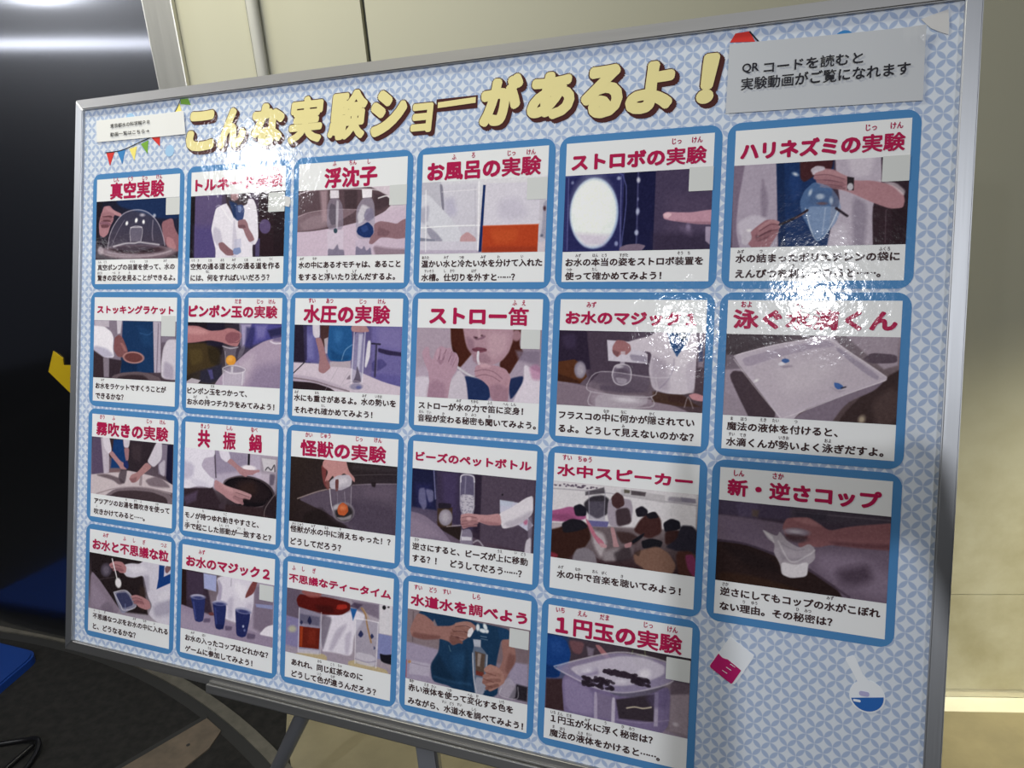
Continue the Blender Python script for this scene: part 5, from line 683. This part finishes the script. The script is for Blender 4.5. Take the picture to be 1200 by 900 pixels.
lay(mb, '東京都水の科学館ＰＲ', (-2.853, 2.303, -2.431, 2.337), .0026, .012); lay(mb, '動画一覧はこちら→', (-2.852, 2.235, -2.433, 2.268), .0026, .012)
mb.build('label_text', M_INKB, ls)
mb = MB(); mb.prism([(a * U, b * U) for a, b in [(2.899, 2.405), (2.97, 2.425), (3.022, 2.438), (3.030, 2.36), (3.028, 2.31), (2.985, 2.33), (2.947, 2.352)]], .0004, .0009)
tp = mb.build('tape_scrap', M_TAPE); tp.matrix_world = BM
tag(tp, 'torn scrap of cloudy tape in the top right corner of the board', 'tape')

# ------------------------------------------------------------------ other things
# yellow arrow on the steel wall
ap = [(-1.266, .938 - .022), (-1.230, .975), (-1.203, .956), (-1.207, .936), (-1.13, .938), (-1.13, .900), (-1.198, .900), (-1.187, .868), (-1.203, .851)]
AP = []
for x, z in ap:
    s = (x - LA.x) / LH.x; AP.append((s, z))
mb = MB(); mb.prism(AP, .0006, .0022, 0, LFM)
tag(mb.build('arrow_sign', M_ARROW), 'yellow arrow sign pointing left on the dark steel wall', 'sign')

# blue board lying on the floor
c0 = Vector((-1.530, 2.015)); d1 = (Vector((-1.70, 2.085)) - c0).normalized(); d2 = (Vector((-1.56, 1.86)) - c0).normalized()
L1, L2 = .5, .42
quad = [c0, c0 + d1 * L1, c0 + d1 * L1 + d2 * L2, c0 + d2 * L2]
def rounded_poly(q, r, n=6):
    out = []
    for i, p in enumerate(q):
        a = (q[i - 1] - p).normalized(); b = (q[(i + 1) % len(q)] - p).normalized()
        s, e = p + a * r, p + b * r
        for k in range(n + 1):
            t = k / n; out.append(s * (1 - t) ** 2 + p * 2 * t * (1 - t) + e * t * t)
    return out
RP = rounded_poly(quad, .045)
cen = (quad[0] + quad[2]) / 2
mb = MB(); mb.prism([tuple(p - cen) for p in RP], 0, .022)
mb.prism([tuple((p - cen) * .97) for p in RP], .022, .026)
bl = mb.build('blue_mat', M_BLUEPL); bl.location = (cen.x, cen.y, .0)
tag(bl, 'glossy blue plastic board with rounded corners lying on the dark floor', 'mat')

# black cable loop
pts = catmull([(-1.50, 1.64, .006), (-1.42, 1.645, .006), (-1.36, 1.65, .008), (-1.315, 1.635, .02), (-1.30, 1.60, .012), (-1.30, 1.53, .006), (-1.32, 1.40, .006), (-1.36, 1.36, .006), (-1.38, 1.45, .006), (-1.345, 1.57, .008), (-1.322, 1.625, .012)], 6, False)
mb = MB(); mb.tube(pts, .0062, 10)
tag(mb.build('cable', M_CABLE, None, True), 'black cable loop lying on the dark floor at lower left', 'cable')

# ------------------------------------------------------------------ the visitor taking the picture (behind the lens)
def cp(r, u, f): return CAM_POS + RIGHT * r + UP * u + FWD * f
M_SKIN = new_mat('skin', (.52, .33, .25), .5)
M_COAT = new_mat('dark_jacket_cloth', (.03, .033, .045), .8)
M_TROU = new_mat('grey_trouser_cloth', (.06, .06, .07), .8)
M_SHOE = new_mat('black_shoe_leather', (.012, .012, .012), .5)
M_HAIR = new_mat('black_hair', (.012, .01, .01), .5)
M_GLASS = new_mat('phone_glass', (.01, .01, .012), .12)
M_CASE = new_mat('phone_case', (.03, .03, .035), .5)
PX = .10
V, E, Rr, Mt = [], [], [], []
def J(p, r, parent=None, mi=1):
    V.append(Vector(p)); Rr.append(r); Mt.append(mi)
    if parent is not None: E.append((parent, len(V) - 1))
    return len(V) - 1
pel = J((PX, -.56, .90), (.145, .10))
spi = J((PX, -.56, 1.05), (.13, .095), pel); che = J((PX, -.55, 1.22), (.15, .10), spi)
nec = J((PX, -.54, 1.345), (.055, .055), che); ne2 = J((PX, -.525, 1.40), (.048, .05), nec, 0)
hd1 = J((PX, -.50, 1.455), (.066, .078), ne2, 0); hd2 = J((PX, -.505, 1.53), (.072, .088), hd1, 0); hd3 = J((PX, -.51, 1.585), (.045, .06), hd2, 0)
for sgn in (-1, 1):
    hip = J((PX + sgn * .09, -.56, .84), (.085, .085), pel, 2)
    kne = J((PX + sgn * .10, -.53, .47), (.055, .058), hip, 2); ank = J((PX + sgn * .11, -.57, .10), (.038, .04), kne, 2)
    hee = J((PX + sgn * .11, -.575, .045), (.04, .045), ank, 3); toe = J((PX + sgn * .13, -.42, .032), (.04, .03), hee, 3)
    sho = J((PX + sgn * .165, -.54, 1.285), (.062, .062), che)
    palm = cp(-.02 + sgn * .098, -.028, -.030)
    elb = J(((PX + sgn * .25 + palm.x) / 2 + sgn * .07, -.30, 1.08), (.042, .042), sho)
    wr = J(palm + Vector((sgn * .012, -.055, -.055)), (.028, .022), elb); wr2 = J(palm + Vector((sgn * .008, -.035, -.034)), (.026, .018), wr, 0)
    pa = J(palm, (.034, .016), wr2, 0)
    for k, (du, ln) in enumerate(((.040, .9), (.018, 1.0), (-.004, .95), (-.026, .8))):     # four fingers round the phone's edge
        a = J(cp(-.02 + sgn * .102, -.010 + du, -.022), (.0095, .0095), pa, 0)
        b = J(cp(-.02 + sgn * (.100 - .004 * ln), -.006 + du, -.006), (.0085, .0085), a, 0)
        J(cp(-.02 + sgn * (.100 - .020 * ln), -.002 + du, -.001), (.0075, .0075), b, 0)
    th = J(cp(-.02 + sgn * .092, -.030, -.042), (.012, .012), pa, 0)
    t2 = J(cp(-.02 + sgn * .074, -.006, -.0385), (.0105, .0105), th, 0); J(cp(-.02 + sgn * .060, .010, -.0345), (.009, .009), t2, 0)
me = bpy.data.meshes.new('body'); me.from_pydata([tuple(v) for v in V], E, []); me.update()
tmp = bpy.data.objects.new('body', me); COL.objects.link(tmp)
sk = tmp.modifiers.new('skin', 'SKIN'); sk.use_smooth_shade = True; sk.branch_smoothing = .4
for i, sv in enumerate(me.skin_vertices[0].data): sv.radius = Rr[i] if isinstance(Rr[i], tuple) else (Rr[i], Rr[i]); sv.use_root = (i == 0)
sb = tmp.modifiers.new('subdivision', 'SUBSURF'); sb.levels = 2; sb.render_levels = 2
dg = bpy.context.evaluated_depsgraph_get(); dg.update()
bm_ = bpy.data.meshes.new_from_object(tmp.evaluated_get(dg)); bpy.data.objects.remove(tmp)
person = bpy.data.objects.new('person', None); COL.objects.link(person); person.location = (PX, -.56, 0)
tag(person, 'person in a dark jacket standing before the board and raising a phone in both hands', 'person')
off = Vector((-PX, .56, 0))
for v in bm_.vertices: v.co += off
bm_.materials.clear()
for mt in (M_SKIN, M_COAT, M_TROU, M_SHOE): bm_.materials.append(mt)
VA = np.array([tuple(v + off) for v in V]); MA = np.array(Mt)
for pgn in bm_.polygons:
    c = np.array(pgn.center); pgn.material_index = int(MA[((VA - c) ** 2).sum(1).argmin()]); pgn.use_smooth = True
bm_.name = 'body'; bo = bpy.data.objects.new('body', bm_); COL.objects.link(bo); bo.parent = person
def ball(name, c, r, mt, par, cut=None, seg=24):
    bm = bmesh.new(); bmesh.ops.create_uvsphere(bm, u_segments=seg, v_segments=seg // 2, radius=1)
    if cut: bmesh.ops.delete(bm, geom=[v for v in bm.verts if cut(v.co)], context='VERTS')
    m2 = MB()
    for v in bm.verts: v.co = Vector((v.co.x * r[0], v.co.y * r[1], v.co.z * r[2])) + Vector(c) + off
    m2.frombm(bm); return m2.build(name, mt, par, True)
ball('hair', (PX, -.518, 1.535), (.083, .098, .088), M_HAIR, person, lambda c: c.y > .35 and c.z < .45 or c.z < -.55)
for sgn in (-1, 1):
    e = ball('eye', (PX + sgn * .030, -.424, 1.525), (.011, .008, .008), new_mat('eye_white', (.8, .8, .8), .3), person, None, 12)
    ball('iris', (PX + sgn * .030, -.4165, 1.525), (.005, .003, .005), M_HAIR, e, None, 10)
    ball('ear', (PX + sgn * .076, -.515, 1.515), (.010, .020, .030), M_SKIN, person, None, 12)
ball('nose', (PX, -.413, 1.50), (.012, .016, .020), M_SKIN, person, None, 12)
ball('mouth', (PX, -.426, 1.462), (.022, .007, .006), new_mat('lips', (.45, .2, .18), .5), person, None, 12)
# the phone
FR = Matrix.Identity(4)
o_ = cp(-.02, -.002, -.017)
for i in range(3): FR[i][0] = RIGHT[i]; FR[i][1] = UP[i]; FR[i][2] = -FWD[i]; FR[i][3] = o_[i]
ph = bpy.data.objects.new('smartphone', None); COL.objects.link(ph); ph.matrix_world = FR
tag(ph, 'dark smartphone held level in both hands of the person', 'phone')
mb = MB(); mb.prism(rrect(-.078, -.038, .078, .038, .010), -.0045, .004); mb.build('case', M_CASE, ph)
mb = MB(); mb.prism(rrect(-.074, -.034, .074, .034, .007), .004, .0046); mb.build('screen', M_GLASS, ph)
mb = MB(); mb.prism([(.02 + .008 * math.cos(k * math.pi / 10), .002 + .008 * math.sin(k * math.pi / 10)) for k in range(20)], -.0062, -.0045); mb.build('lens', M_GLASS, ph)
